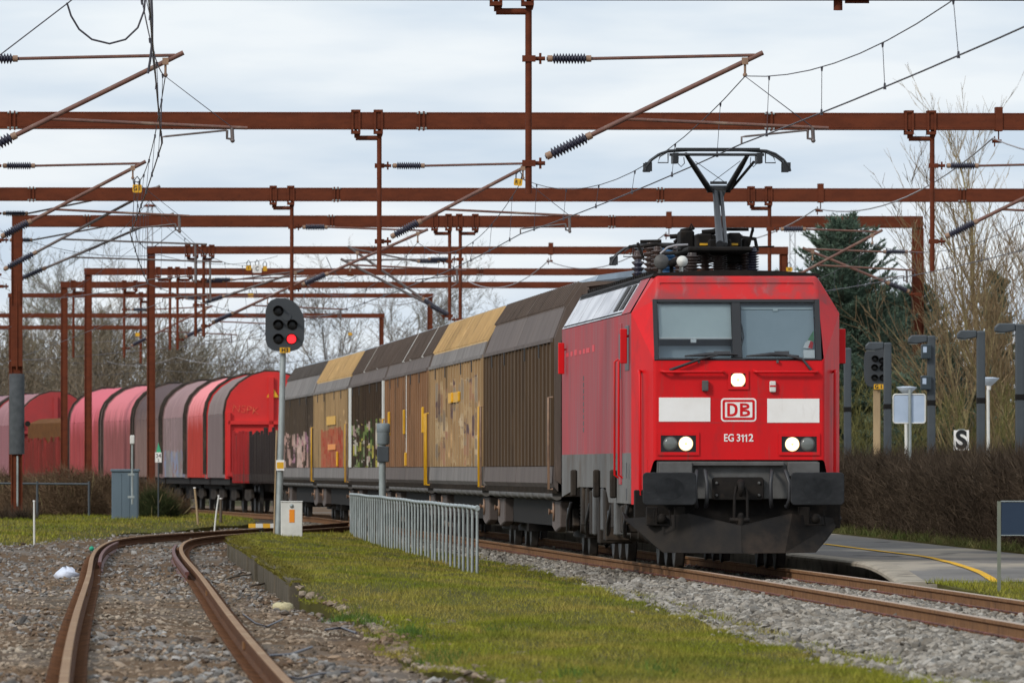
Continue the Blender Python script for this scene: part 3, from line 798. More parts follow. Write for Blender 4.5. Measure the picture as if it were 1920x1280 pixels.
# front details -- helper: pixel box on the flat front
def fbox(name, x0, y0, x1, y1, d0, d1, m, parent=loco, bev=.0, mi=None):
    mb = MB(); mb.box(fx(x0), fx(x1), -d1, -d0, fz(y1), fz(y0)); return mb.build(name, m, parent, bev, 2)
for a, b in ((1240, 1356), (1414, 1532)):
    w = MB(); za = fz(697); w.tube([(fx(a), 0, za + .01), (fx(a), -.07, za + .01), (fx(a) + .04, -.09, za), (fx(b) - .04, -.09, za), (fx(b), -.07, za), (fx(b), 0, za)], .02, 8); w.build('grab_rail', M['red'], loco)
fbox('white_panel', 1235.5, 745, 1332, 790, 0, .006, M['white']); fbox('white_panel', 1439, 747, 1537, 792, 0, .006, M['white'])
# railway emblem: white rounded plate, red ring, white field, red letters
def rrect(x0, x1, z0, z1, r, n=6):
    pts = []
    for cx, cz, a0 in ((x1 - r, z1 - r, 0), (x0 + r, z1 - r, 90), (x0 + r, z0 + r, 180), (x1 - r, z0 + r, 270)):
        for k in range(n + 1):
            a = R(a0 + 90 * k / n); pts.append((cx + r * math.cos(a), cz + r * math.sin(a)))
    return pts
X0, X1, Z0, Z1 = fx(1352), fx(1418.5), fz(790), fz(746)
em = MB()
for k, (ins, mi) in enumerate(((0, 0), (.022, 1), (.058, 0))):
    em.prism(rrect(X0 + ins, X1 - ins, Z0 + ins, Z1 - ins, max(.012, .05 - ins * .75)), 'y', -.004 * (k + 1), 0.0 if k == 0 else -.004 * k + .001, mi)
emb = em.build('emblem', [M['white'], M['red']], loco)
def letter(mb, x0, z0, w, h, t, ch):
    """bold capital built from a stem and swept bowls"""
    def st(x, z): return (x, -.0135, z)
    def slab(pts):
        n = len(pts) // 2
        v = [(p[0], yy, p[1]) for yy in (-.0125, -.0140) for p in pts]
        for i in range(n - 1):
            a, b_, c, d = 2 * i, 2 * i + 1, 2 * i + 3, 2 * i + 2; m = 2 * n
            mb.add([v[k] for k in (a, b_, c, d)] + [v[k + m] for k in (a, b_, c, d)], [(4, 5, 6, 7), (0, 1, 5, 4), (1, 2, 6, 5), (2, 3, 7, 6), (3, 0, 4, 7)])
    slab([(x0, z0), (x0 + t, z0), (x0, z0 + h), (x0 + t, z0 + h)])
    def bowl(za, zb, wx):
        H = zb - za; xs = x0 + t; r = H / 2; ro = min(r, wx - t); pts = []
        for k in range(17):
            a_ = -math.pi / 2 + math.pi * k / 16; ca, sa = math.cos(a_), math.sin(a_)
            se = lambda v: math.copysign(abs(v) ** .75, v)
            pts += [(xs + (wx - t) * se(ca), za + r + r * se(sa)), (xs + max(0, wx - 2 * t) * se(ca), za + r + (r - t * .82) * se(sa))]
        slab(pts)
    if ch == 'D': bowl(z0, z0 + h, w)
    else:
        bowl(z0, z0 + h * .535, w); bowl(z0 + h * .535 - t * .4 + t * .4, z0 + h, w * .94)
lt = MB(); cx_, cz_ = (X0 + X1) / 2, (Z0 + Z1) / 2
letter(lt, cx_ - .165, cz_ - .095, .15, .19, .040, 'D'); letter(lt, cx_ + .018, cz_ - .095, .145, .19, .040, 'B')
lt.build('lettering', M['red'], emb)
for ch, px in (('E', 1361), ('G', 1371), ('3', 1385), ('2', 1408.5)):
    text(ch, .150, M['white'], loco, (fx(px), -.004, fz(821)), bold=.0025, ext=.003, sx={'E': .8, 'G': .82, '3': .86, '2': .98}[ch], name='number')
for px in (1391.8, 1398.4):
    q = MB(); x, z, h_ = fx(px), fz(821), .107
    q.prism([(x + .004, z - h_ / 2), (x + .021, z - h_ / 2), (x + .021, z + h_ / 2), (x + .006, z + h_ / 2), (x - .018, z + h_ * .30), (x - .018, z + h_ * .16), (x + .004, z + h_ * .30)], 'y', -.007, -.001); q.build('number', M['white'], loco)
# lamps
for name, bx, lamps in (('headlight', (1233, 810, 1311, 853), ((1257, .092, 'lens'), (1286, .098, 'lit'))), ('headlight', (1460, 812, 1538, 853), ((1486, .098, 'lit'), (1515, .092, 'lens'))), ('headlight', (1365, 694, 1404, 730), ((1384, .104, 'lit'),))):
    x0, y0, x1, y1 = bx
    h = MB()
    o_ = [(fx(x0), fz(y0)), (fx(x1), fz(y0)), (fx(x1), fz(y1)), (fx(x0), fz(y1))]; t = .045
    i_ = [(o_[0][0] + t, o_[0][1] - t), (o_[1][0] - t, o_[1][1] - t), (o_[2][0] - t, o_[2][1] + t), (o_[3][0] + t, o_[3][1] + t)]
    v = [(x, -.004, z) for x, z in o_] + [(x, -.022, z) for x, z in o_] + [(x, -.022, z) for x, z in i_] + [(x, -.006, z) for x, z in i_]
    h.add(v, [(k, (k + 1) % 4, 4 + (k + 1) % 4, 4 + k) for k in range(4)] + [(4 + k, 4 + (k + 1) % 4, 8 + (k + 1) % 4, 8 + k) for k in range(4)] + [(8 + k, 8 + (k + 1) % 4, 12 + (k + 1) % 4, 12 + k) for k in range(4)], 0)
    h.add(v[12:], [(0, 1, 2, 3)], 1)
    hh = h.build(name, [M['red'], M['hole']], loco)
    for px, r, mk in lamps:
        l = MB(); cz = (fz(y0) + fz(y1)) / 2
        l.lathe((fx(px), .0, cz), (fx(px), -.06, cz), [(0, r), (.012, r), (.018, r * .97), (.026, r * .75), (.031, r * .35), (.032, .005)], 24)
        if mk == 'lit': l.lathe((fx(px), -.030, cz), (fx(px), -.06, cz), [(0, r * .2), (.006, r * .16)], 12, 1)
        l.build('lamp' if mk == 'lit' else 'unlit_lamp', [M[mk], M['glow']], hh)
        if mk == 'lit':
            l = MB(); l.lathe((fx(px), -.0, cz), (fx(px), -.06, cz), [(0, r + .004), (.0165, r + .004), (.0165, r * .9)], 24); l.build('glow_ring', M['glow'], hh)  # glowing ring stands in for the warm halo around the lens
        l = MB(); l.lathe((fx(px), .0, cz), (fx(px), -.06, cz), [(0, r + .014), (.012, r + .014), (.012, r + .001)], 24); l.build('lamp_rim', M['grey'], hh)
fbox('camera_box', 1316, 713, 1328, 733, 0, .08, M['grey'], bev=.012); fbox('tail_lamp', 1443, 714, 1455, 735, 0, .06, M['offwhite'], bev=.018); fbox('tail_lamp_stripe', 1443.5, 722, 1454.5, 725, .058, .063, M['red'])
for px in (1310, 1458):
    fbox('washer_nozzle', px - 2, 675, px + 2, 680, 0, .05, M['grey'])
for zz in (748, 792):
    mbx = MB(); mbx.box(-1.2, 1.2, -.0015, 0, fz(zz + .35), fz(zz - .35)); mbx.build('panel_seam', M['red_top'], loco)
# buffer beam
bb = MB()
bb.box(fx(1232), fx(1535), .02, .3, fz(935), fz(864)); bb.box(fx(1297), fx(1470), -.10, .05, fz(873), fz(865.5)); bb.box(fx(1235), fx(1297), -.16, .05, fz(893), fz(866)); bb.box(fx(1476), fx(1536), -.16, .05, fz(893), fz(866))
bb.build('buffer_beam', [M['grey']], loco, .01, 1)
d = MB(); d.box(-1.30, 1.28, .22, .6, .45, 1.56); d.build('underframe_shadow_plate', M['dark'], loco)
for a, b in ((1200, 1300), (1477, 1577)):
    cx = (fx(a) + fx(b)) / 2; cz = (fz(885) + fz(946)) / 2
    p = MB(); p.prism(rrect(fx(a), fx(b), fz(946), fz(885), .06), 'y', -.66, -.615); bf = p.build('buffer', M['buffer'], loco, .012, 2)
    q = MB(); q.lathe((cx, -.62, cz), (cx, .1, cz), [(0, .13), (.25, .13), (.26, .16), (.45, .16), (.46, .2), (.7, .2)], 20); q.build('buffer_shaft', M['dark'], bf)
    # greasy contact patch
    q = MB(); q.prism([(cx + .21 * math.cos(t), cz + .155 * math.sin(t)) for t in np.linspace(0, 2 * math.pi, 28, endpoint=False)], 'y', -.663, -.655); q.build('grease_patch', mat('grease', (.008, .009, .010), (.02, .021, .023), rough=.5, spec=.2, sc=7), bf)
# coupling
cp = MB(); cp.prism(rrect(fx(1335), fx(1432), fz(937), fz(894), .05), 'y', -.08, 0, 0)
for px in (1343, 1423):
    for py in (905, 928): cp.lathe((fx(px), -.08, fz(py)), (fx(px), -.12, fz(py)), [(0, .024), (.02, .024), (.03, .014)], 8, 1)
cpl = cp.build('coupling_plate', [M['dark'], M['grey']], loco, .01, 1)
h = MB(); h.tube([(0, .0, fz(914)), (0, -.25, fz(912)), (0, -.34, fz(905)), (0, -.42, fz(908)), (0, -.43, fz(920)), (0, -.36, fz(928))], [.05, .055, .06, .05, .045, .03], 10)
h.build('draw_hook', M['dark'], loco)
l = MB()
for sx in (-.09, .09):
    l.tube([(sx * .7, -.33, fz(912)), (sx, -.38, fz(930)), (sx * 1.1, -.38, fz(972)), (sx * .6, -.38, fz(978))], .022, 8)
l.tube([(-.16, -.38, fz(974)), (.12, -.38, fz(974))], .035, 8); l.ball((0, -.38, fz(966)), .045); l.tube([(0, -.38, fz(966)), (0, -.38, fz(984))], .05, 8)
l.build('screw_coupling', M['dark'], loco)
for px, dx in ((1305, -.02), (1321, .02), (1446, -.02), (1472, .05)):
    hh = MB(); x = fx(px); hh.tube([(x, -.05, fz(880)), (x, -.16, fz(884)), (x + dx, -.22, fz(905)), (x + dx, -.24, fz(935)), (x + dx * .3, -.20, fz(950)), (x, -.12, fz(948))], [.022, .03, .026, .03, .03, .022], 8)
    hh.build('brake_hose', M['black'], loco)
for px in (1222, 1274, 1508):
    d = MB(); d.box(fx(px) - .08, fx(px) + .08, -.1, .1, fz(985), fz(950)); d.build('guard_bracket', M['dark'], loco, .01, 1)
for px in (1240, 1529):
    st = MB(); x = fx(px); st.tube([(x - .11, -.2, fz(955)), (x - .13, -.22, fz(983)), (x + .13, -.22, fz(984)), (x + .1, -.2, fz(955))], .012, 6); st.ball((x, -.12, fz(972)), .075, 12); st.build('foot_step', M['dark'], loco)
for s_ in (-1, 1):
    d = MB(); xa, xb = sorted((s_ * 1.24, s_ * 1.48)); d.box(xa, xb, .30, .5, fz(990), fz(918)); d.build('side_bracket', M['dark'], loco, .015, 1)
pl = MB()
zb_, zc = .225, fz(986)
for s_ in (-1, 1):
    xo = 1.50 if s_ > 0 else -1.62
    nb = [(0, -.60, zb_), (s_ * .62, -.42, zb_ + .004), (s_ * 1.08, -.12, zb_ + .012)]
    nt = [(0, -.50, zc), (s_ * .74, -.24, fz(963)), (xo, .42, fz(972))]
    v = nb + nt
    pl.add(v, [(0, 1, 4, 3)[::s_], (1, 2, 5, 4)[::s_]], 0)
    pl.add([nb[2], nt[2], (xo, .9, fz(960)), (s_ * 1.3, .6, .42)], [(0, 1, 2, 3)[::-s_]], 0)
    pl.add([nt[0], nt[1], (s_ * .74, .0, fz(963)), (0, -.3, zc)], [(0, 1, 2, 3)], 0)
po = pl.build('snowplough', M['plough'], loco)
sol = po.modifiers.new('thickness', 'SOLIDIFY'); sol.thickness = .02; sol.offset = 0

# bogies, wheels, underslung gear
def wheelset(parent, y, r=.55, g=.7525):
    for s_ in (-1, 1):
        w = MB(); w.lathe((s_ * (g + .045), y, r), (s_ * (g - .09), y, r), [(0, .10), (.0, r - .10), (-.004, r - .09), (-.004, r - .012), (.002, r), (.10, r), (.104, r + .026), (.13, r + .026), (.134, r - .06)], 28)
        w.build('wheel', M['wheel'], parent)
    a = MB(); a.tube([(-.7, y, r), (.7, y, r)], .08, 10); a.build('axle', M['dark'], parent)
M['wheel'] = mat('wheel_steel', (.035, .029, .025), (.022, .019, .016), rough=.6, metal=.2, sc=4)
M['under'] = mat('underframe_grime', (.046, .037, .030), (.026, .022, .019), rough=.9, spec=.12, sc=4, dirt=((.11, .08, .056), 2, (1, 1, 1), .55, .8))
for yc in (4.0, 15.6):
    bg = MB()
    for s_ in (-1, 1):
        xa, xb = sorted((s_ * 1.0, s_ * 1.16)); bg.prism([(yc - 2.6, .62), (yc - 2.3, .95), (yc + 2.3, .95), (yc + 2.6, .62), (yc + 1.4, .5), (yc, .62), (yc - 1.4, .5)], 'x', xa, xb)
    bg.box(-1.16, 1.16, yc - .95 - .2, yc - .95 + .2, .55, .8)
    bo = bg.build('bogie', M['under'], loco, .02, 1)
    for dy in (-1.85, 0, 1.85):
        wheelset(bo, yc + dy)
        for s_ in (-1, 1):
            q = MB(); q.lathe((s_ * 1.1, yc + dy, .55), (s_ * 1.32, yc + dy, .55), [(0, .2), (.1, .2), (.14, .16), (.22, .14)], 14); q.build('axle_box', M['under'], bo)
            for e in (-.32, .32):
                q = MB(); q.lathe((s_ * 1.24, yc + dy + e, .58), (s_ * 1.24, yc + dy + e, .92), [(k * .03, .085 if k % 2 else .055) for k in range(12)], 12); q.build('spring', M['dark'], bo)
for y, z0, z1, dpt, mk in ((2.4, .62, .93, .2, 'under'), (3.3, .5, .9, .15, 'under'), (4.9, .45, 1.0, .16, 'grey'), (5.6, .55, 1.1, .16, 'under'), (7.6, .35, 1.12, .3, 'under'), (8.4, .50, 1.15, .1, 'grey'), (9.2, .3, 1.12, .3, 'under'), (10.6, .42, 1.14, .1, 'offwhite'), (11.4, .42, 1.1, .28, 'under'), (12.6, .6, 1.14, .1, 'under'), (13.9, .55, 1.2, .2, 'under')):
    for s_ in (-1, 1):
        xa, xb = sorted((s_ * 1.5, s_ * (1.5 - dpt - .2))); d = MB(); d.box(xa, xb, y - .3, y + .3, z0, z1); d.build('equipment_box', M[mk] if mk != 'offwhite' else M['grey'], loco, .02, 1)
for y in (2.0, 6.2, 12.0, 17.5):
    d = MB(); d.tube([(-1.47, y, .9), (-1.52, y + .15, .62), (-1.5, y + .5, .45), (-1.46, y + .9, .5), (-1.45, y + 1.1, .8)], .025, 6); d.build('cable_loop', M['black'], loco)
for y in (4.4, 8.8, 15.2):
    d = MB(); d.box(-1.60, -1.505, y - .09, y + .09, 1.0, 1.42); d.build('damper_bracket', M['under'], loco, .02, 1)
d = MB(); d.box(-1.12, 1.12, .9, 19.4, .75, 1.1); d.box(-.9, .9, 7.0, 12.6, .35, .8); d.build('underframe', M['dark'], loco)
# far end plate
d = MB()
for s_ in (-1, 1): d.lathe((s_ * .88, YB, 1.05), (s_ * .88, YB + .62, 1.05), [(0, .18), (.5, .16), (.56, .24), (.62, .24)], 16)
d.box(-1.2, 1.2, YB - .02, YB + .1, .9, 1.2); d.build('rear_buffer_beam', M['dark'], loco)

# roof deck
r = MB()
ra = [(-1.22, 4.19), (-1.18, 4.235), (-.6, 4.275), (.0, 4.285), (.6, 4.275), (1.18, 4.235), (1.22, 4.19)]
r.prism(ra, 'y', .62, YB - .1); ro = r.build('roof', M['dark'], loco)
r = MB()
for y in np.arange(2.5, 18.5, .55): r.box(-1.15, -1.02, y, y + .12, 4.24, 4.30)
r.box(-1.11, -1.06, 2.45, 18.6, 4.235, 4.28); r.build('roof_cable_duct', M['dark'], ro)
def loc_p(px, py, y):
    """front-view pixel -> locomotive space at depth y"""
    s_ = F / (LD + y); return ((px - 960) / s_ - (lc.x - math.tan(lrz) * y), y, (HOR - py) / s_ + CAMZ)
def insul(name, px, top, bot, y, r, n, m, parent=loco):
    a = Vector(loc_p(px, bot, y)); a.z = 4.25; b = Vector(loc_p(px, top, y)); L = b.z - a.z
    prof = [(0, r * .8), (L * .1, r * .75)]
    for k in range(n):
        t = .12 + .78 * k / n; dt = .78 / n
        prof += [(L * t, r * .55), (L * (t + dt * .55), r), (L * (t + dt * .7), r), (L * (t + dt * .85), r * .55)]
    prof += [(L * .92, r * .6), (L, r * .5)]
    mb = MB(); mb.lathe(a, a + Vector((0, 0, 1)), prof, 16); return mb.build(name, m, parent)
for px, top, y, r_, n, mk in ((1220, 455, 8.0, .11, 6, 'insul_br'), (1252, 462, 9.5, .14, 7, 'blueins'), (1298, 474, 3.6, .12, 6, 'insul_br'), (1347, 472, 4.2, .13, 9, 'insul_br'), (1276, 468, 7., .11, 6, 'insul_br'), (1373, 472, 5.8, .11, 8, 'insul_br'), (1411, 464, 4.0, .10, 9, 'insul'), (1386, 440, 6.2, .10, 9, 'insul'), (1196, 486, 9.5, .07, 4, 'insul'), (1233, 462, 6.4, .10, 6, 'insul_br'), (1322, 470, 4.8, .10, 6, 'insul_br'), (1360, 474, 6.4, .11, 7, 'insul_br'), (1398, 470, 5.6, .09, 7, 'insul_br'), (1284, 470, 8.6, .10, 6, 'insul_br')):
    if mk == 'blueins': M[mk] = M.get(mk) or mat('blue_coil', (.025, .10, .21), (.02, .07, .16), rough=.5)
    insul('roof_insulator', px, top, 500, y, r_, n, M[mk])
for px, py, r_, mk in ((1240, 491, .112, 'grey'), (1279, 490, .082, 'offwhite'), (1261, 493, .06, 'dark')):
    c = Vector(loc_p(px, py, 2.4)); h = MB(); h.lathe(c + Vector((0, .35, 0)), c, [(0, .05), (.18, .055), (.28, r_ * .8), (.34, r_), (.352, r_ * .9), (.375, r_ * .45), (.385, .01)], 20)
    h.tube([c + Vector((0, .25, 0)), c + Vector((0, .25, -.2))], .03, 6); h.build('horn', M[mk], loco)
# pantograph base and roof gear
def rb(mb, x0, y0, x1, y1, d0, d1, mi=0):
    a = loc_p(x0, y1, d0); b = loc_p(x1, y0, d0); mb.box(a[0], b[0], d0, d1, a[2], b[2], mi)
base = MB(); rb(base, 1290, 462, 1412, 472, 3.6, 6.6); rb(base, 1334, 440, 1366, 470, 5.0, 5.6); rb(base, 1392, 446, 1406, 466, 5.0, 5.9); rb(base, 1300, 470, 1340, 492, 5.4, 6.6); rb(base, 1356, 474, 1400, 494, 5.6, 6.6); rb(base, 1276, 432, 1302, 470, 5.0, 5.8); rb(base, 1306, 438, 1336, 466, 4.4, 5.2); rb(base, 1366, 436, 1390, 464, 4.4, 5.2); rb(base, 1330, 448, 1372, 478, 4.0, 5.0)
pb = base.build('roof_gear', M['dark'], loco, .025, 1)
q = MB(); rb(q, 1312, 456, 1330, 460, 4.38, 4.41); rb(q, 1368, 456, 1384, 460, 4.38, 4.41); q.build('yellow_stripe', M['yellow'], pb)
q = MB(); q.tube([loc_p(1264, 455, 6), loc_p(1272, 448, 6), loc_p(1278, 432, 6), loc_p(1300, 428, 6)], .028, 6); q.build('busbar', M['dark'], loco)
q = MB(); q.tube([loc_p(1362, 430, 5), loc_p(1404, 430, 5)], .025, 6); q.build('busbar', M['dark'], loco)
q = MB(); q.tube([loc_p(1411, 432, 5), loc_p(1404, 460, 5)], .022, 6); q.build('busbar', M['dark'], loco)
q = MB(); q.tube([loc_p(1409, 430, 5), loc_p(1414, 430, 5)], .035, 8); q.build('busbar', M['dark'], loco)
q = MB(); q.tube([loc_p(1200, 453, 9), loc_p(1240, 452, 9)], .025, 6); q.build('busbar', M['dark'], loco)
q = MB(); q.tube([loc_p(1180, 462, 10), loc_p(1275, 458, 7)], .02, 6); q.build('busbar', M['dark'], loco)
q = MB(); q.tube([loc_p(1195, 455, 9), loc_p(1208, 488, 9)], .02, 6); q.build('busbar', M['dark'], loco)
q = MB(); q.tube([loc_p(1412, 463, 4.2), loc_p(1452, 462, 4.2)], .012, 6); q.build('busbar', M['dark'], loco)
q = MB(); q.tube([loc_p(1292, 430, 5.2), loc_p(1296, 420, 5.2), loc_p(1302, 430, 5.2)], .014, 6); q.build('busbar', M['dark'], loco)
q = MB(); q.tube([loc_p(1316, 436, 5.6), loc_p(1340, 434, 5.6)], [.04, .04], 8); q.build('busbar', M['dark'], loco)
q = MB(); q.tube([loc_p(1310, 445, 6.0), loc_p(1350, 430, 6.0)], .045, 8); q.build('busbar', M['dark'], loco)
q = MB(); q.tube([loc_p(1206, 462, 7), loc_p(1230, 458, 7), loc_p(1262, 466, 7)], .03, 6); q.build('busbar', M['dark'], loco)
q = MB(); q.tube([loc_p(1256, 444, 6.5), loc_p(1300, 440, 6.5)], .035, 8); q.build('busbar', M['dark'], loco)
q = MB(); q.tube([loc_p(1330, 452, 5), loc_p(1322, 470, 5), loc_p(1290, 474, 5)], .03, 6); q.build('busbar', M['dark'], loco)
q = MB(); q.tube([loc_p(1388, 445, 6), loc_p(1416, 448, 6), loc_p(1420, 470, 6)], .03, 6); q.build('busbar', M['dark'], loco)
q = MB(); q.tube([loc_p(1210, 478, 9), loc_p(1290, 472, 6)], .03, 6); q.build('busbar', M['dark'], loco)
q = MB(); q.tube([loc_p(1238, 476, 4), loc_p(1252, 464, 4), loc_p(1268, 460, 4), loc_p(1290, 459, 4)], .018, 6); q.build('pale_cable', M['wire_pale'], loco)
def panto_head(mb, c, mi=0):
    """two contact strips with down-curved horns, centred on c"""
    for dy in (-.24, .24):
        prof = [(-1.07, -.32), (-1.05, -.25), (-.97, -.15), (-.85, -.065), (-.72, -.02), (-.4, .0), (.4, .0), (.72, -.02), (.85, -.065), (.97, -.15), (1.05, -.25), (1.07, -.32)]
        pts = [(c[0] + x, c[1] + dy, c[2] + z) for x, z in prof]
        mb.tube(pts, .018, 6, mi)
        mb.box(c[0] - .62, c[0] + .62, c[1] + dy - .025, c[1] + dy + .025, c[2] - .01, c[2] + .022, mi)
        for s_ in (-1, 1):
            mb.box(*sorted((c[0] + s_ * .97, c[0] + s_ * 1.075)), c[1] + dy - .006, c[1] + dy + .006, c[2] - .325, c[2] - .19, mi)
    mb.tube([(c[0] - .7, c[1], c[2] - .07), (c[0] + .7, c[1], c[2] - .07)], .022, 8, mi)
    for s_ in (-1, 1):
        mb.box(*sorted((c[0] + s_ * .58, c[0] + s_ * .66)), c[1] - .26, c[1] + .26, c[2] - .2, c[2] - .05, mi)
        mb.tube([(c[0] + s_ * .72, c[1], c[2] - .03), (c[0] + s_ * .84, c[1], c[2] - .1), (c[0] + s_ * .87, c[1], c[2] - .19), (c[0] + s_ * .72, c[1], c[2] - .19), (c[0] + s_ * .72, c[1], c[2] - .05)], .010, 6, mi)
for raised, yc in ((True, 4.6), (False, 15.0)):
    pan = MB()
    hx = 0
    if raised:
        hz = loc_p(1344, 281, yc)[2]; kz = loc_p(0, 350, yc)[2]; x0 = loc_p(1357, 0, yc)[0]; ky = yc + 1.3
        s_ = F / (LD + yc)
        for dx in (-.035, .05): pan.tube([(x0 - .08 + dx, yc - .9, 4.72), (x0 + dx, ky, kz - .03)], [.06, .042] if dx < 0 else [.03, .03], 10)
        pan.tube([(x0 - .16, ky, kz), (x0 + .19, ky, kz)], .055, 10); pan.tube([(x0 - .12, ky - .1, kz + .09), (x0 + .13, ky - .1, kz + .09)], .022, 8)
        pan.prism([(x0 - .1, kz), (x0 + .13, kz), (x0 + .04, kz - .25), (x0 - .02, kz - .25)], 'y', ky - .05, ky + .03)
        A, B = loc_p(1286, 289, yc), loc_p(1402, 291, yc)
        pan.tube([(x0 - .13, ky, kz), ((x0 - .13 + 2 * A[0]) / 3, (ky + 2 * yc) / 3, (kz + 2 * A[2]) / 3), A], [.048, .042, .03], 8)
        pan.tube([(x0 + .15, ky, kz), ((x0 + .15 + 2 * B[0]) / 3, (ky + 2 * yc) / 3, (kz + 2 * B[2]) / 3), B], [.048, .042, .03], 8)
        pan.tube([(x0 + .20, ky, kz), (B[0] + .09, yc, B[2] - .1)], .022, 6)
        for (xa, xb) in ((x0 - .1, loc_p(1388, 302, yc)), (x0 + .12, loc_p(1304, 303, yc))): pan.tube([(xa, ky, kz + .09), xb], .006, 4)
        for xx in (1277, 1413):
            e = loc_p(xx, 295, yc); pan.tube([(e[0] - .04, yc, e[2]), (e[0] - .05, yc, e[2] - .09), (e[0], yc, e[2] - .14), (e[0] + .05, yc, e[2] - .09), (e[0] + .04, yc, e[2])], .007, 5)
        panto_head(pan, (loc_p(1344, 0, yc)[0], yc, hz))
    else:
        hz = 4.93; panto_head(pan, (.02, yc - 1.2, hz))
        pan.tube([(-.1, yc - 1.1, hz - .12), (0, yc + 2.2, 4.72)], .05, 8); pan.tube([(.1, yc - 1.1, hz - .12), (0, yc + 2.2, 4.72)], .04, 8)
        pan.tube([(0, yc + 2.2, 4.72), (0, yc - .2, 4.55)], .06, 8); pan.box(-.45, .45, yc - .6, yc + .6, 4.42, 4.52)
    pan.build('pantograph', M['panto'] if 'panto' in M else M.setdefault('panto', mat('pantograph_grey', (.030, .031, .034), (.022, .023, .025), rough=.5, sc=5, dirt=((.085, .08, .07), 4, (1, 1, 1), .6, .85))), loco)
for px in (1196, 1238, 1270):
    insul('roof_insulator', px, 470, 500, 13.5, .1, 5, M['insul_br'])

# ------------------------------------------------------------------ freight wagons
def frame_on(path, D0, D1):
    a = Vector((float(path(D0)), D0, 0)); b = Vector((float(path(D1)), D1, 0)); d = b - a
    return a, math.atan2(-d.x, d.y), d.length
def running_gear(t, L, two_axle=False):
    ys = [(2.9, (-.9, .9)), (L - 2.9, (-.9, .9))] if not two_axle else [(2.2, (0,)), (L - 2.2, (0,))]
    for yc, dys in ys:
        bg = MB()
        for s_ in (-1, 1):
            xa, xb = sorted((s_ * .98, s_ * 1.1)); bg.prism([(yc - 1.6, .5), (yc - 1.3, .78), (yc + 1.3, .78), (yc + 1.6, .5), (yc + .6, .4), (yc - .6, .4)], 'x', xa, xb)
        bg.box(-1.1, 1.1, yc - .25, yc + .25, .5, .7)
        bo = bg.build('bogie', M['under'], t, .02, 1)
        for dy in dys:
            for s_ in (-1, 1):
                w = MB(); w.lathe((s_ * .80, yc + dy, .46), (s_ * .66, yc + dy, .46), [(0, .08), (0, .36), (.0, .45), (.1, .46), (.105, .49), (.13, .49), (.135, .38)], 24); w.build('wheel', M['wheel'], bo)
    for y, e in ((0, -1), (L, 1)):
        for s_ in (-1, 1):
            b = MB(); b.lathe((s_ * .88, y, 1.05), (s_ * .88, y + e * .45, 1.05), [(0, .12), (.36, .1), (.38, .22), (.45, .22)], 14); b.build('buffer', M['dark'], t)
W = {}
def wmat(name, c, c2=None, k=.5, streak=(.055, .042, .034)):
    return mat(name, c, c2, rough=.8, sc=1.0, st=(1, 1.3, .22), spec=.15, dirt=[(streak, 2.4, (1, 2.2, .12), .47 + .13 * (1 - k), .8), (tuple(x * 1.45 for x in c), 5, (1, 3, .15), .58, .8)])
W['roofbrown'] = wmat('brown_roof', (.125, .094, .076), (.092, .07, .058))
W['roofgrey'] = wmat('grey_brown_roof', (.12, .105, .095), (.09, .078, .07))
W['facet'] = wmat('brown_grey_facet', (.145, .118, .106), (.112, .093, .085))
W['facetgrey'] = wmat('grey_facet', (.22, .20, .188), (.165, .15, .14))
W['roofbeige'] = wmat('beige_roof', (.55, .38, .185), (.42, .285, .14), k=.6, streak=(.26, .18, .10))
W['rollgrey'] = mat('roll_pipe', (.15, .14, .13), (.1, .092, .085), rough=.7, sc=6)
W['ridge'] = mat('ridge_cap', (.26, .33, .40), (.17, .215, .26), rough=.4, sc=3, st=(1, .4, 1), dirt=((.06, .06, .06), 2, (1, .5, 1), .5, .8))
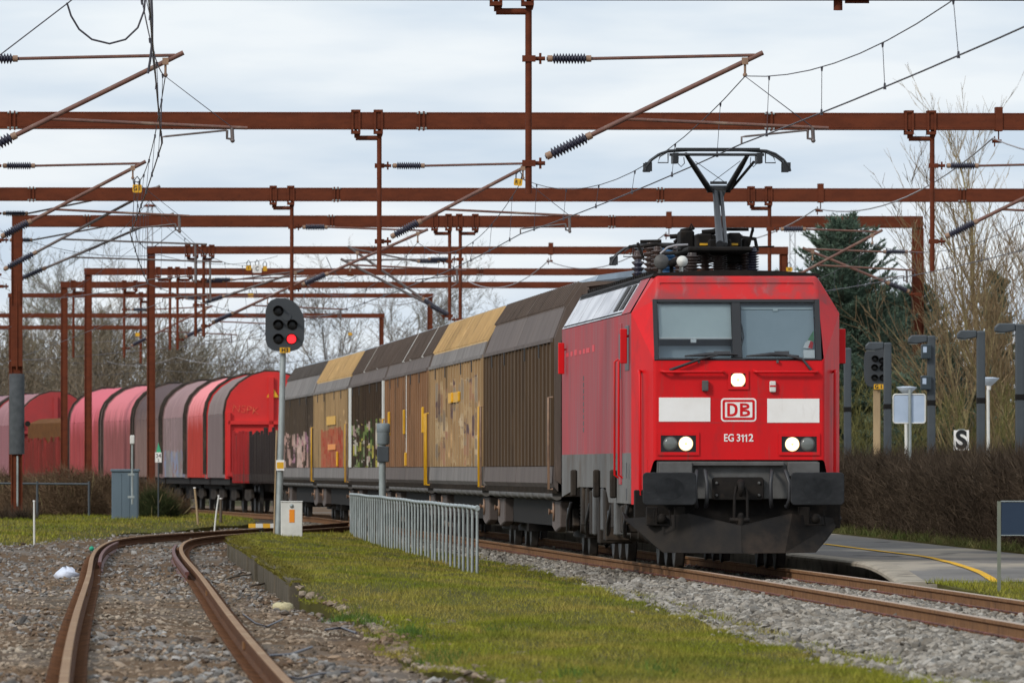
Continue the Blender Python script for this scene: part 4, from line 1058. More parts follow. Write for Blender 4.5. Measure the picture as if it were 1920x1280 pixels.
def sliding_wagon(name, label, D0, D1, side, roof, facet, skirt, cream=None, white_roof_bands=(), yellow=(), knee=(1.385, 3.81)):
    a, rz, L = frame_on(XM, D0, D1)
    t = thing('sliding_wall_wagon', label, 'freight wagon', a, rz, 'covered sliding wall wagons behind the locomotive')
    e0, e1 = .25, L - .25
    w = 1.46
    kx, kz = knee
    ring = [(-w, 1.25), (-w, 3.57), (-kx, kz), (-1.0, 4.48), (0, 4.60), (1.0, 4.48), (kx, kz), (w, 3.57), (w, 1.25)]
    core = MB(); core.prism([(x * .985, z - .012) for x, z in ring], 'y', e0 + .12, e1 - .12); core.build('body', W['roofbrown'], t)
    # end frames
    for y0, y1 in ((e0, e0 + .16), (e1 - .16, e1)):
        fr = MB(); n = len(ring); inner = [(x * .93, z - .07) for x, z in ring]
        v = [(x, y, z) for y in (y0, y1) for x, z in ring] + [(x, y, z) for y in (y0, y1) for x, z in inner]
        fs = []
        for i in range(n - 1):
            fs += [(i, i + 1, n + i + 1, n + i), (2 * n + i, 3 * n + i, 3 * n + i + 1, 2 * n + i + 1), (i, 2 * n + i, 2 * n + i + 1, i + 1), (n + i, n + i + 1, 3 * n + i + 1, 3 * n + i)]
        fr.add(v, fs); fr.box(-1.4, 1.4, y0 + .03, y1 - .02, 1.2, 1.42)
        for x in (-.95, -.32, .32, .95): fr.box(x - .05, x + .05, (y0 - .05 if y0 < 1 else y1), (y0 if y0 < 1 else y1 + .05), 1.2, 4.4)
        fr.build('end_frame', W['roofbrown'], t)
    rid = MB(); rid.prism([(-.80, 4.50), (-.74, 4.60), (0, 4.70), (.74, 4.60), (.80, 4.50)], 'y', e0, e1); rid.build('ridge_cap', W['ridge'], t)
    mid = L / 2
    for s_ in (-1, 1):
        for y0, y1 in ((e0 + .18, mid - .04), (mid + .04, e1 - .18)):
            d = MB()
            def xz(o, tt):   # tt along the profile: 0..1 side, 1..2 facet, 2..3 roof
                p = [(w, 1.48), (w, 3.57), (kx, kz), (1.0, 4.48)]; i = min(int(tt), 2); f = tt - i
                dx, dz = p[i + 1][0] - p[i][0], p[i + 1][1] - p[i][1]; q = math.hypot(dx, dz)
                return (s_ * (p[i][0] + dx * f + dz / q * o), p[i][1] + dz * f - dx / q * o)
            def slab(ya, yb, ta, tb, o0, o1, mi):
                A, B, C, D_ = xz(o0, ta), xz(o0, tb - 1e-6), xz(o1, tb - 1e-6), xz(o1, ta)
                d.prism([A, B, C, D_], 'y', ya, yb, mi)
            slab(y0, y1, 0, 1, .0, .02, 0)
            slab(y0, y1, 1, 2, .0, .022, 2)
            slab(y0, y1, 2, 3, .0, .02, 1)
            slab(y0, y1, .97, 1, .02, .06, 2)
            nr = 10
            for k in range(nr + 1):
                yy = y0 + .04 + (y1 - y0 - .08) * k / nr
                slab(yy - .035, yy + .035, 0, .97, .02, .055, 0)
                if k in (3, 7): slab(yy + .08, yy + .2, .86, .97, .02, .07, 3)
            for k in range(18):
                yy = y0 + .1 + (y1 - y0 - .2) * k / 17
                slab(yy - .06, yy + .06, 2.03, 2.97, .02, .065, 1)
            for b0, b1 in white_roof_bands:
                if y0 < b0 < y1: slab(b0, b1, 2.02, 2.99, .02, .056, 4)
            if cream:
                for b0, b1 in cream:
                    if y0 <= b0 < y1: slab(b0, b1, .0, .97, .02, .06, 4)
            d.build('sliding_door', [side, roof, facet, M['hole'], M['offwhite']], t)
        for ya, yb in ((e0 + .1, mid - .06), (mid + .06, e1 - .1)):
            sk = MB(); sk.prism([(s_ * 1.40, 1.06), (s_ * 1.505, 1.20), (s_ * 1.49, 1.47), (s_ * 1.40, 1.47)], 'y', ya, yb); sk.build('sill', skirt, t)
        pipe = MB(); pr = []
        for k in range(40): pr += [(L * .92 * k / 40, .065 if k % 4 else .085), (L * .92 * (k + .9) / 40, .065 if k % 4 else .085)]
        pipe.lathe((s_ * 1.38, L * .04, 1.0), (s_ * 1.38, L * .96, 1.0), pr, 10); pipe.build('locking_pipe', W['rollgrey'], t)
        tr = MB(); tr.box(*sorted((s_ * 1.38, s_ * 1.42)), e0 + .2, L - e0 - .2, 1.06, 1.10)
        for k in range(60): tr.box(*sorted((s_ * 1.36, s_ * 1.5)), e0 + .3 + k * (L - 1) / 60, e0 + .38 + k * (L - 1) / 60, 1.03, 1.13)
        tr.build('roller_track', M['under'], t)
        for y in (2.9, L - 2.9):
            g = MB(); xa, xb = sorted((s_ * 1.12, s_ * 1.30)); g.prism([(y - 1.35, .90), (y + 1.35, .90), (y + 1.2, .46), (y + .3, .38), (y - 1.2, .46)], 'x', xa, xb); g.build('axle_guard', W['facet'], t, .02, 1)
            g = MB(); xa, xb = sorted((s_ * 1.32, s_ * 1.40)); g.lathe((s_ * 1.31, y + .5, .72), (s_ * 1.40, y + .5, .72), [(0, .16), (.02, .16), (.02, .03), (.07, .03), (.07, .05), (.09, .05)], 12); g.build('hand_wheel', M['fit'], t)
        for y in (e0 + .05, e1 - .05):
            h = MB(); h.tube([(s_ * 1.49, y, 1.1), (s_ * 1.56, y, 1.1), (s_ * 1.56, y, 2.6), (s_ * 1.49, y, 2.6)], .02, 6); h.build('handrail', M['yellow'] if yellow else M['fit'], t)
        for y, z0, z1 in yellow:
            h = MB(); h.box(*sorted((s_ * 1.50, s_ * 1.56)), y - .1, y + .1, z0, z1); h.build('door_latch', M['yellow'], t, .015, 1)
    un = MB(); un.box(-1.3, 1.3, .1, L - .1, .98, 1.24); un.box(-.5, .5, .1, L - .1, .7, .98); un.box(-1.2, 1.2, L * .22, L * .78, .48, .96); un.box(-.9, .9, 1.2, L * .2, .3, .7); un.box(-.9, .9, L * .8, L - 1.2, .3, .7); un.build('underframe', M['dark'], t)
    running_gear(t, L)
    return t
sg = [
 ('plain dark brown ribbed wagon coupled directly behind the red locomotive', wmat('brown_side', (.105, .068, .040), (.078, .05, .03)), W['roofbrown'], W['facet'], W['facet'], None, (), ()),
 ('beige ribbed wagon with a patchwork of pale and dark graffiti blocks, beside the fence', graffiti_mat('beige_patch_side', (.39, .265, .145), [(.55, .43, .27), (.10, .07, .095), (.46, .33, .19), (.24, .20, .16), (.60, .50, .36), (.42, .29, .16), (.38, .22, .15), (.30, .26, .21), (.50, .37, .22), (.44, .31, .18)], (1.7, .36), (1.5, 3.2), (2, 22), 2.0, .49, (.32, .21, .11)), W['roofbeige'], W['facetgrey'], W['facetgrey'], None, (), ((12.6, 2.75, 2.95), (9.5, 2.75, 2.95))),
 ('orange-brown ribbed wagon with yellow latches and white bands across its roof', wmat('orange_brown_side', (.30, .165, .088), (.20, .11, .06)), W['roofbrown'], W['facet'], W['facet'], ((11.45, 11.65),), ((5.2, 5.6), (15.8, 16.5), (11.9, 12.05)), ((2.0, 2.2, 2.75), (12.4, 2.2, 2.75), (21.5, 2.2, 2.75), (11.5, 1.5, 1.8))),
 ('dark brown wagon with yellow, green and white graffiti along its lower wall', graffiti_mat('dark_graffiti_side', (.075, .052, .036), [(.5, .45, .12), (.62, .58, .5), (.05, .09, .03), (.22, .3, .1), (.04, .035, .03), (.55, .42, .38), (.06, .05, .04), (.3, .35, .2)], (1.3, .24), (1.3, 2.6), (1, 30), 7.0, .46, (.055, .04, .03)), W['roofbrown'], W['facet'], W['facetgrey'], ((.43, 1.1), (22.4, 24.2)), ((7.0, 7.2), (16, 16.2)), ()),
 ('beige wagon with a red graffiti block under a yellow mark, behind the signal mast', None, W['roofbeige'], W['facetgrey'], W['facetgrey'], None, (), ((6.5, 1.5, 1.9),)),
 ('grey-brown wagon with pink graffiti at its far end, last of the covered wagons', graffiti_mat('pink_graffiti_side', (.105, .08, .06), [(.6, .34, .36), (.62, .42, .37), (.1, .07, .07), (.5, .28, .36), (.68, .52, .46), (.08, .06, .05)], (2.4, .6), (1.3, 2.45), (3, 24), 4.0, .45, (.085, .065, .05)), W['roofgrey'], W['facetgrey'], W['facetgrey'], None, (), ()),
]
m5 = graffiti_mat('beige_red_side', (.40, .28, .155), [(.40, .055, .04), (.45, .09, .06), (.36, .05, .04), (.42, .10, .07), (.33, .06, .045)], (.5, .3), (1.3, 2.5), (3, 19), 9.0, .25, (.33, .23, .125), .3)
D0 = 174.3
for i, (lab, sm, rf, fc, sk, cr, wb, ye) in enumerate(sg):
    sliding_wagon('w', lab, D0, D0 + 25.0, sm or m5, rf, fc, sk, cr, wb, ye, (1.27, 4.07) if i in (0, 5) else (1.385, 3.81)); D0 += 25.25
# yellow marks on walls of the second and fifth wagon
for ch in [o for o in COL.objects if o.name.startswith('sliding_wall_wagon')]:
    if 'patchwork' in ch['label']: pos = [(10, 14.8, 2.75, 2.95, 'yellow')]
    elif 'red graffiti' in ch['label']: pos = [(8, 14.5, 2.62, 2.85, 'yellow'), (8, 13.5, 1.95, 2.1, 'orange')]
    else: continue
    for y0, y1, z0, z1, mk in pos:
        mbq = MB(); mbq.box(-1.5205, -1.5165, y0, y1, z0, z1); mbq.build('painted_mark', M[mk], ch)

def stake_wagon(label, D0, D1, red_from, cols, tarp=False):
    a, rz, L = frame_on(XM, D0, D1)
    t = thing('stake_wagon', label, 'freight wagon', a, rz, 'flat stake wagons in the train')
    un = MB(); un.box(-1.4, 1.4, .1, L - .1, 1.05, 1.28); un.box(-.5, .5, .1, L - .1, .7, 1.05); un.build('flat_bed', M['under'], t)
    for k in range(30):
        y = .4 + (L - .8) * k / 29
        for s_ in (-1, 1):
            q = MB(); h = 2.62 + random.uniform(-.12, .12); q.prism([(s_ * 1.38 - .045, y - .055), (s_ * 1.38 + .045, y - .055), (s_ * 1.38 + .045, y + .055), (s_ * 1.38 - .045, y + .055)], 'z', .98, h)
            q.build('stake', cols[1] if y > red_from else cols[0], t, .012, 1)
    for y in (.15, L - .15):
        q = MB(); q.box(-1.42, 1.42, y - .05, y + .05, 1.25, 2.5)
        for x in (-1.2, -.6, 0, .6, 1.2): q.box(x - .05, x + .05, y - .1, y + .1, 1.25, 2.55)
        q.build('bulkhead', cols[1] if y > red_from else cols[0], t)
    if tarp:
        q = MB(); q.prism([(-1.3, 2.5), (-1.3, 3.3), (-.8, 3.5), (.8, 3.5), (1.3, 3.3), (1.3, 2.5)], 'y', .4, L - .4); q.build('covered_load', mat('brown_mesh', (.15, .065, .022), (.10, .045, .018), rough=.9, sc=3), t)
        q = MB()
        for k in range(26): q.box(-1.25, 1.25, .5 + k * .6, .75 + k * .6, 1.3, 2.5)
        q.build('timber_load', mat('timber', (.32, .25, .2), (.14, .04, .03), rough=.9, sc=2, st=(1, 3, 1)), t)
    else:
        q = MB()
        for k in range(40):
            q.tube([(random.uniform(-1.1, 1.1), .5, random.uniform(1.4, 2.3)), (random.uniform(-1.1, 1.1), L - .5, random.uniform(1.4, 2.3))], .13, 6)
        q.build('timber_load', mat('dark_timber', (.055, .038, .03), (.03, .022, .02), rough=.9, sc=2), t)
    running_gear(t, L)
    return t
stk_dark = wmat('black_stake', (.040, .030, .028)); stk_red = wmat('red_stake', (.36, .022, .022), (.25, .02, .02))
stake_wagon('flat wagon with black stakes turning red at its rear, right behind the covered wagons', 327., 348.2, 13.5, (stk_dark, stk_red))
stk_br = wmat('rusty_red_stake', (.27, .035, .03), (.14, .03, .022))
stake_wagon('rusty red stake wagon with a brown mesh cover, between two hooded wagons', 423.5, 441.0, -1, (stk_br, stk_br), True)

def hood_wagon(label, D0, D1, roof, side, end):
    a, rz, L = frame_on(XM, D0, D1)
    t = thing('hooded_wagon', label, 'freight wagon', a, rz, 'red and grey hooded wagons on the curve')
    arc = [(-1.46, 3.25), (-1.40, 3.62), (-1.26, 3.92), (-1.0, 4.2), (-.62, 4.45), (-.2, 4.58), (.2, 4.58), (.62, 4.45), (1.0, 4.2), (1.26, 3.92), (1.40, 3.62), (1.46, 3.25)]
    nseg = 18; v = []; n = len(arc)
    hb = MB()
    for k in range(nseg + 1):
        y = .35 + (L - .7) * k / nseg; o = .022 * math.sin(k * 2.6)
        v += [(x * (1 + o / 1.5), y, z + o) for x, z in arc]
    hb.add(v, [(i * n + j, (i + 1) * n + j, (i + 1) * n + j + 1, i * n + j + 1) for i in range(nseg) for j in range(n - 1)], 0, True)
    hb.build('hood_roof', roof, t)
    for s_ in (-1, 1):
        sb = MB(); zz = [1.15, 1.6, 2.2, 2.8, 3.25]; vv_ = []; rows = nseg * 3
        for k in range(rows + 1):
            y = .35 + (L - .7) * k / rows
            vv_ += [(s_ * (1.46 + .018 * math.sin(k * 1.9 + i * .4) * (1 - i / 4) + .012 * math.sin(k * 2.6 / 3)), y, z) for i, z in enumerate(zz)]
        sb.add(vv_, [(i * 5 + j, (i + 1) * 5 + j, (i + 1) * 5 + j + 1, i * 5 + j + 1) for i in range(rows) for j in range(4)], 0, True)
        sb.build('hood_side', side, t)
    for y0, y1 in ((.12, .38), (L - .38, L - .12)):
        e = MB(); pr = [(-1.5, 1.12)] + [(x * 1.03, z + .05) for x, z in arc] + [(1.5, 1.12)]
        e.prism(pr, 'y', y0, y1)
        yf = y0 - .12 if y0 < 1 else y1 + .12; ya, yb = sorted((yf, y0 if y0 < 1 else y1))
        e.box(-.08, .08, ya, yb, 1.2, 4.45); e.box(-1.42, 1.42, ya, yb, 2.9, 3.02); e.box(-1.45, 1.45, ya - .02, yb, 1.2, 1.34)
        for s_ in (-1, 1): e.box(*sorted((s_ * 1.34, s_ * 1.44)), ya, yb, 1.2, 3.3)
        en = e.build('end_wall', end, t)
    for y in (.33, L - .33):
        bd = MB(); v = [(x * 1.045, y, z + .06) for x, z in [(-1.46, 1.2)] + arc + [(1.46, 1.2)]]; bd.tube(v, .06, 5); bd.build('hood_hoop', M['under'], t)
    un = MB(); un.box(-1.35, 1.35, .1, L - .1, .92, 1.16); un.box(-.9, .9, .6, L - .6, .4, .95); un.build('underframe', M['dark'], t)
    running_gear(t, L, True)
    return t
def faded(n_, low, top, seed=0.):
    m = mat(n_, low, tuple(x * .78 for x in low), rough=.85, spec=.1, sc=1.1, st=(1, .9, .25), bump=.6, bs=5, bst=(1, 2.2, .3), dirt=[(tuple(x * .55 for x in low), 2.5, (1, 2.5, .12), .47, .75), (tuple(min(1, x * 1.5 + .04) for x in low), 3.5, (1, 3.5, .2), .58, .75)])
    N, L = m.node_tree.nodes, m.node_tree.links; B = N['Principled BSDF']; src = B.inputs['Base Color'].links[0].from_socket
    tc = N.new('ShaderNodeTexCoord'); mp = N.new('ShaderNodeMapping'); mp.inputs['Scale'].default_value = (1, 2.2, .12); mp.inputs['Location'].default_value = (seed, seed, 0)
    L.new(tc.outputs['Object'], mp.inputs[0]); nz = N.new('ShaderNodeTexNoise'); nz.inputs['Scale'].default_value = 2.2; nz.inputs['Detail'].default_value = 6; L.new(mp.outputs[0], nz.inputs[0])
    sx = N.new('ShaderNodeSeparateXYZ'); L.new(tc.outputs['Object'], sx.inputs[0])
    ad = N.new('ShaderNodeMath'); ad.operation = 'MULTIPLY_ADD'; L.new(nz.outputs['Fac'], ad.inputs[0]); ad.inputs[1].default_value = 2.6; L.new(sx.outputs['Z'], ad.inputs[2])
    mr = N.new('ShaderNodeMapRange'); mr.inputs['From Min'].default_value = 4.2; mr.inputs['From Max'].default_value = 4.95; L.new(ad.outputs[0], mr.inputs[0])
    mx = N.new('ShaderNodeMixRGB'); L.new(mr.outputs[0], mx.inputs[0]); L.new(src, mx.inputs[1]); mx.inputs[2].default_value = (*top, 1); L.new(mx.outputs[0], B.inputs['Base Color'])
    return m
def hmat(n_, c, c2): return mat(n_, c, c2, spec=.1, bump=.6, bs=5, bst=(1, 2.2, .3), rough=.85, sc=1.1, st=(1, .9, .25), dirt=[(tuple(x * .62 for x in c), 2.5, (1, 2.5, .12), .52, .85), ((.42, .30, .29), 3.5, (1, 3, .2), .64, .95)])
endred = mat('end_wall_red', (.62, .018, .014), (.54, .02, .018), rough=.55, sc=1, dirt=((.3, .03, .03), 2, (1, 1, .3), .58, .85))
endgrey = hmat('end_wall_grey', (.22, .15, .14), (.17, .12, .11))
FA = [faded('sun_faded_red', (.46, .045, .03), (.72, .25, .26), 1.), faded('sun_faded_pink', (.27, .085, .08), (.56, .17, .19), 2.), faded('sun_faded_rose', (.36, .06, .06), (.55, .13, .16), 3.), faded('sooty_grey', (.215, .14, .12), (.10, .07, .07), 4.)]
hood_cols = [
 ('red-ended grey hooded wagon next to the black stakes, with a yellow warning triangle', hmat('grey_hood', (.24, .19, .18), (.19, .15, .14)), hmat('grey_hood_side', (.20, .15, .145), (.16, .12, .115)), endred),
 ('hooded wagon with pink faded roof and bright red side, second behind the black stakes', FA[0], FA[0], endgrey),
 ('hooded wagon in dusty pink-grey with blue and grey graffiti low on its side', hmat('dusty_hood', (.31, .20, .20), (.25, .16, .16)), graffiti_mat('dusty_side', (.27, .19, .19), [(.2, .25, .36), (.25, .26, .25), (.3, .28, .27), (.18, .2, .2)], (1.2, .8), (1.1, 2.1), (1, 11), 5., .42, (.22, .16, .16)), endgrey),
 ('dark grey-topped hooded wagon with a brownish side, behind the brown portal post', FA[3], FA[3], endgrey),
 ('pale pink hooded wagon with a dusky pink side, behind the grey trackside cabinet', FA[1], FA[1], endgrey),
 ('rose pink hooded wagon with a streaky red side, ahead of the rusty stake wagon', FA[2], FA[2], endgrey),
 ('dull red hooded wagon behind the rusty stake wagon', hmat('dull_red_hood', (.33, .17, .18), (.27, .14, .15)), hmat('dull_side', (.29, .12, .13), (.24, .11, .12)), mat('far_end_red', (.36, .03, .03), (.3, .03, .03), rough=.7)),
 ('mauve hooded wagon at the far left edge, farthest wagon in view', hmat('mauve_hood', (.30, .17, .19), (.25, .15, .16)), hmat('mauve_side', (.25, .13, .15), (.2, .11, .13)), endgrey),
]
Dh = [350., 362., 374., 386., 398., 410., 442., 454.]
for i, (lab, rf, sd_, en) in enumerate(hood_cols):
    t = hood_wagon(lab, Dh[i], Dh[i] + 11.7, rf, sd_, en)
    if i == 0:
        for x, z, s_ in ((.05, 3.95, .2), (-1.0, 2.2, .16)):
            q = MB()
            if z < 3: q.box(x - .2, x + .2, .045, .055, z - .16, z + .22, 1)
            q.prism([(x - s_, z - s_ * .8), (x + s_, z - s_ * .8), (x, z + s_ * .9)], 'y', .03, .045); q.build('warning_triangle', [M['yellow'], M['hole']], t)
            q = MB(); q.prism([(x + .01, z - .09), (x + .055, z + .02), (x + .02, z + .02), (x + .03, z + .1), (x - .04, z - .01), (x, z - .01)], 'y', .024, .031); q.build('bolt_symbol', M['hole'], t)
        tt = text('NSPK', .36, mat('scrawl_paint', (.78, .22, .09), (.66, .06, .04), sc=9, lo=.4, hi=.55), t, (-.84, .10, 3.38), bold=-.008, sx=1.05, name='graffiti_tag'); tt.rotation_euler = (math.pi / 2, R(7), 0)

# ------------------------------------------------------------------ portal gantries
HB = 8.2           # underside of the beams
GD = [154.0, 212.9, 270.0, 299.0, 336.0, 372.5, 399.0, 421.0, 477.0, 517.0]
def gx(i, px): return PX(px, GD[i])
glab = {
 0: 'rusty brown portal beam above the locomotive whose underside just touches the top of the photo',
 1: 'thickest fully visible brown portal beam, crossing the sky above the pantograph',
 2: 'brown portal beam second from the top in full view, crossing behind the pantograph arms',
 3: 'brown portal with a grey-sleeved left leg and its right leg beside the spruce',
 4: 'brown portal with a left leg behind the grey cabinet and right end behind the locomotive',
 5: 'brown portal with its left leg standing in front of the rose pink hooded wagons',
 6: 'brown portal with a thin left leg by the rusty stake wagon',
 7: 'far brown portal whose right leg shows above the brown and beige wagon roofs',
 8: 'faint distant brown beam at the height of the red signal lamp',
 9: 'lowest and most distant brown beam among the bare trees at left'}
ext = {0: (-500, 2500), 1: (-420, 2330), 2: (-300, 2180), 3: (33.5, 1722.5), 4: (284, 1470), 5: (166, 1330), 6: (121, 1180), 7: (22, 806), 8: (-260, 715), 9: (-300, 283)}
splice = {1: (24, 790, 1443), 2: (60, 630, 1238, 1806), 3: (163, 620, 1147, 1600), 4: (1185, 700), 5: (900,), 6: (640,)}
bh = {0: .34, 1: .34, 2: .34, 3: .33, 4: .24, 5: .24, 6: .24, 7: .17, 8: .2, 9: .2}
posts = {0: ((991, -1), (-85, -1), (2010, -1)), 1: ((711, -1), (1750, -1), (-20, -1)), 2: ((547, -1), (1444, -1), (-15, -1)), 3: ((843, -1), (863, 1)), 4: ((367, -.6), (382, .6)), 5: ((319, -1), (333, 1)), 6: ((233, 1), (138, 1)), 7: ((264, 1),), 8: ()}
single = {1: (1875,), 2: (1540,), 3: (1255,), 4: (1033,), 0: ()}
gobj = {}
for i, D in enumerate(GD):
    xa, xb = gx(i, ext[i][0]), gx(i, ext[i][1]); H = HB + bh[i]; k = bh[i]
    # hinge the portal square to the track: right end a touch farther away
    ang = {0: .02, 1: .04, 2: .045, 3: .05, 4: .04}.get(i, .03)
    t = thing('portal_gantry', glab[i], 'gantry', ((xa + xb) / 2, D, 0), ang, 'brown portal gantries over the yard')
    hw = (xb - xa) / 2 / math.cos(ang); lx = lambda px: (gx(i, px) - (xa + xb) / 2)
    bm = MB(); z0, z1 = HB, HB + k
    def ibeam(mb, x0, x1):
        f = .03
        mb.box(x0, x1, -.16, .16, z1 - f, z1); mb.box(x0, x1, -.16, .16, z0, z0 + f); mb.box(x0, x1, -.155, .155, z0 + f, z1 - f)
    ibeam(bm, -hw - .14, hw + .14); bm.build('beam', M['brown'], t, .008, 1)
    lw = .165 if i <= 3 else .13 if i < 7 else .1
    if i == 3: lw = .16
    for s_ in (-1, 1):
        lg = MB(); x = s_ * hw
        lg.box(x - lw, x - lw + .03, -.14, .14, -.4, z0 - .004); lg.box(x + lw - .03, x + lw, -.14, .14, -.4, z0 - .004); lg.box(x - lw + .03, x + lw - .03, -.10, .10, -.4, z0 - .004)
        lgo = lg.build('post', M['brown'], t, .006, 1)
        if i == 3 and s_ < 0:
            q = MB(); q.lathe((x, 0, 1.85), (x, 0, 4.1), [(0, .215), (2.22, .215), (2.25, .2)], 20); q.build('post_sleeve', mat('grey_sleeve', (.085, .09, .095), (.06, .065, .068), rough=.8, sc=5), lgo)
            q = MB(); q.lathe((x + .3, 0, 2.7), (x + .3, -.12, 2.7), [(0, .05), (.1, .08)], 10); q.build('post_lamp', M['dark'], lgo)
            q = MB(); q.tube([(x + .02, -.15, .4), (x + .02, -.15, 1.8)], .03, 6); q.build('post_conduit', M['galv'], lgo)
            q = MB(); q.box(x - .15, x + .15, -.22, -.14, 4.3, 6.0); q.tube([(x, -.23, 4.2), (x, -.23, 6.6)], .025, 6); q.build('switch_gear', M['brown'], lgo)
    for px in splice.get(i, ()):
        q = MB()
        for dx in (-.06, .03): q.box(lx(px) + dx, lx(px) + dx + .03, -.19, .19, z0 - .02, z1 + .02)
        for zz in (z0 + .02, z1 - .02): q.lathe((lx(px) - .1, -.17, zz), (lx(px) + .1, -.17, zz), [(0, .02), (.2, .02)], 6, 1)
        q.build('splice_plate', [M['brown'], M['galv']], t)
    def clamp(px, sz=.09):
        q = MB(); x = lx(px); q.box(x - sz, x - sz * .55, -.185, .185, z0 - .05, z1 + .03); q.box(x + sz * .55, x + sz, -.185, .185, z0 - .05, z1 + .03); q.box(x - sz, x + sz, -.185, .185, z1 + .005, z1 + .05); q.box(x - sz, x + sz, -.185, .185, z0 - .09, z0 - .03)
        q.lathe((x + .03, 0, z0 - .15), (x + .03, 0, z0 - .05), [(0, .045), (.05, .06), (.1, .06)], 8); q.build('clamp', M['brown'], t)
    for px, s_ in posts.get(i, ()):
        x = lx(px); rr = .048; dx = .47 if i < 3 else .42
        q = MB(); zt = z0 - .17; bot = 5.38 if i else 5.40
        if (i, px) == (0, 2010): continue
        if i >= 3: bot = 5.6
        xe = x + s_ * dx
        q.tube([(xe, 0, zt), (x + (-s_) * rr * .6, 0, zt)], rr, 12); q.tube([(x, 0, zt + rr), (x, 0, bot)], rr, 12)
        for xx in (x, xe): q.box(xx - .03, xx + .03, -.03, .03, zt, z0 + .002)
        q.build('drop_post', M['brown'], t)
        clamp(px - (0 if i > 3 else 2)); clamp(px + s_ * dx / (D / F))
    for px in single.get(i, ()):
        q = MB(); x = lx(px); q.box(x - .07, x + .07, -.18, .18, z0 - .02, z1 + .12); q.tube([(x, 0, z0), (x, 0, z0 - .22)], .014, 6); q.tube([(x - .13, 0, z0 - .22), (x + .06, 0, z0 - .22)], .035, 8); q.tube([(x - .08, 0, z0 - .33), (x - .08, 0, z0 - .12)], .014, 6)
        q.build('feeder_hanger', [M['brown']], t)
    gobj[i] = t
    if i == 0:
        q = MB(); x = lx(1572); q.tube([(x, 0, z0 + .1), (x, 0, z0 - .15)], .065, 12); q.tube([(x + .1, 0, z0 - .02), (x + .45, 0, z0 - .02)], .03, 6); q.build('beam_stub', M['brown'], t)
        q = MB(); q.box(-hw, hw, -.02, .0, z0 - .012, z0 - .004); q.build('beam_seam', M['hole'], t)

# ------------------------------------------------------------------ cantilevers (hinged arms carrying the wires)
def sheds(mb, p0, p1, r, n, mi, cap_mi):
    p0, p1 = Vector(p0), Vector(p1); L = (p1 - p0).length
    prof = [(L * .0, r * .35)]
    for k in range(n):
        t = .14 + .72 * k / n; d = .72 / n
        prof += [(L * t, r * .45), (L * (t + d * .4), r), (L * (t + d * .55), r), (L * (t + d * .98), r * .45)]
    prof += [(L, r * .35)]
    mb.lathe(p0, p1, prof, 12, mi)
    t = (p1 - p0).normalized()
    mb.lathe(p0 + t * L * .02, p0 + t * L * .13, [(0, r * .62), (L * .11, r * .62)], 12, cap_mi)
    mb.lathe(p0 + t * L * .87, p0 + t * L * .98, [(0, r * .62), (L * .11, r * .62)], 12, cap_mi)
tips = {}
def cantilever(key, label, D, px, dirn, L, zu=7.35, zl=5.84, rise=1.6, reg=True, tubes=None, grp='hinged arms that hold the overhead wires'):
    x0 = PX(px, D); s_ = dirn
    t = thing('cantilever_arm', label, 'catenary arm', (x0, D, zl), .03, grp)
    tm = tubes or M['tube']
    k = L / 3.39
    def pt(x, z): return (s_ * x, 0, z - zl)
    zt = zl + rise
    A0 = pt(.06, zl); A1 = pt(L, zt)
    def dia(f): return tuple(A0[i] + (A1[i] - A0[i]) * f for i in range(3))
    # brackets on the post
    for z in (zu, zl):
        b = MB(); b.box(*sorted((s_ * -.09, s_ * .10)), -.07, .07, z - zl - .045, z - zl + .045, 0)
        b.tube([pt(.10, z), pt(.24, z)], .03, 6, 0); b.tube([pt(.17, z - .08), pt(.17, z + .08)], .018, 6, 0)
        b.build('bracket', M['brown'], t)
    i1 = MB(); sheds(i1, pt(.26, zu), pt(.92, zu), .078, 11, 0, 1); i1.build('insulator', [M['insul'], M['fit']], t)
    i2 = MB(); sheds(i2, dia(.055), dia(.26), .088, 11, 0, 1); i2.build('insulator', [M['insul'], M['fit']], t)
    tb = MB(); tb.tube([pt(.92, zu), pt(L - .12, zl + rise * (L - .12) / L + .02)], .024, 8); tb.build('top_tube', tm, t)
    tb = MB(); tb.tube([dia(.25), A1], .036, 10); tb.build('diagonal_tube', tm, t)
    xm = L - .26; zm = zl + rise * xm / L
    c = MB()
    for f in (xm / L,): c.box(*sorted((pt(xm - .045, 0)[0], pt(xm + .045, 0)[0])), -.045, .045, zm - zl - .05, zm - zl + .05)
    c.tube([pt(xm, zm), pt(xm, zm - .22)], .018, 6); c.ball(pt(xm, zm - .2), .035, 8)
    c.build('wire_clamp', M['fit'], t)
    zc = zl - 1.15 + 1.42   # contact wire level: kept near 6.12 m
    zc = 6.12
    if reg:
        f = .40; st = dia(f); zr0 = st[2] + zl - .02
        e = MB(); e.tube([st, pt(L * 1.28, zr0 - .11)], .024, 8); e.build('registration_tube', tm, t)
        a = MB(); xc = xm - .05; xe = L * 1.20
        a.tube([pt(xc, zc), pt(xc, zc + .1), pt(xc + .06, zc + .11), pt(xe - .03, zc + .2)], .015, 6)
        a.tube([pt(xe - .03, zc + .2), pt(xe - .03, zc + .08), pt(xe + .06, zc + .07)], .02, 6); a.tube([pt(xe + .04, zr0 - .1), pt(xe + .05, zc + .06)], .028, 6); a.ball(pt(xe + .05, zc + .05), .035, 8)
        a.build('steady_arm', M['tube_grey'], t)
        for dy in (-.04, .05):
            hgr = MB(); hgr.tube([pt(xm, zm - .22), (pt(xe + .03, 0)[0], dy, zr0 - .09 - zl)], .005, 4); hgr.build('stay_wire', M['wire'], t)
    tips[key] = (Vector((x0 + s_ * xm, D, zm - .22)), Vector((x0 + s_ * (xm - .05), D, zc)))
    return t
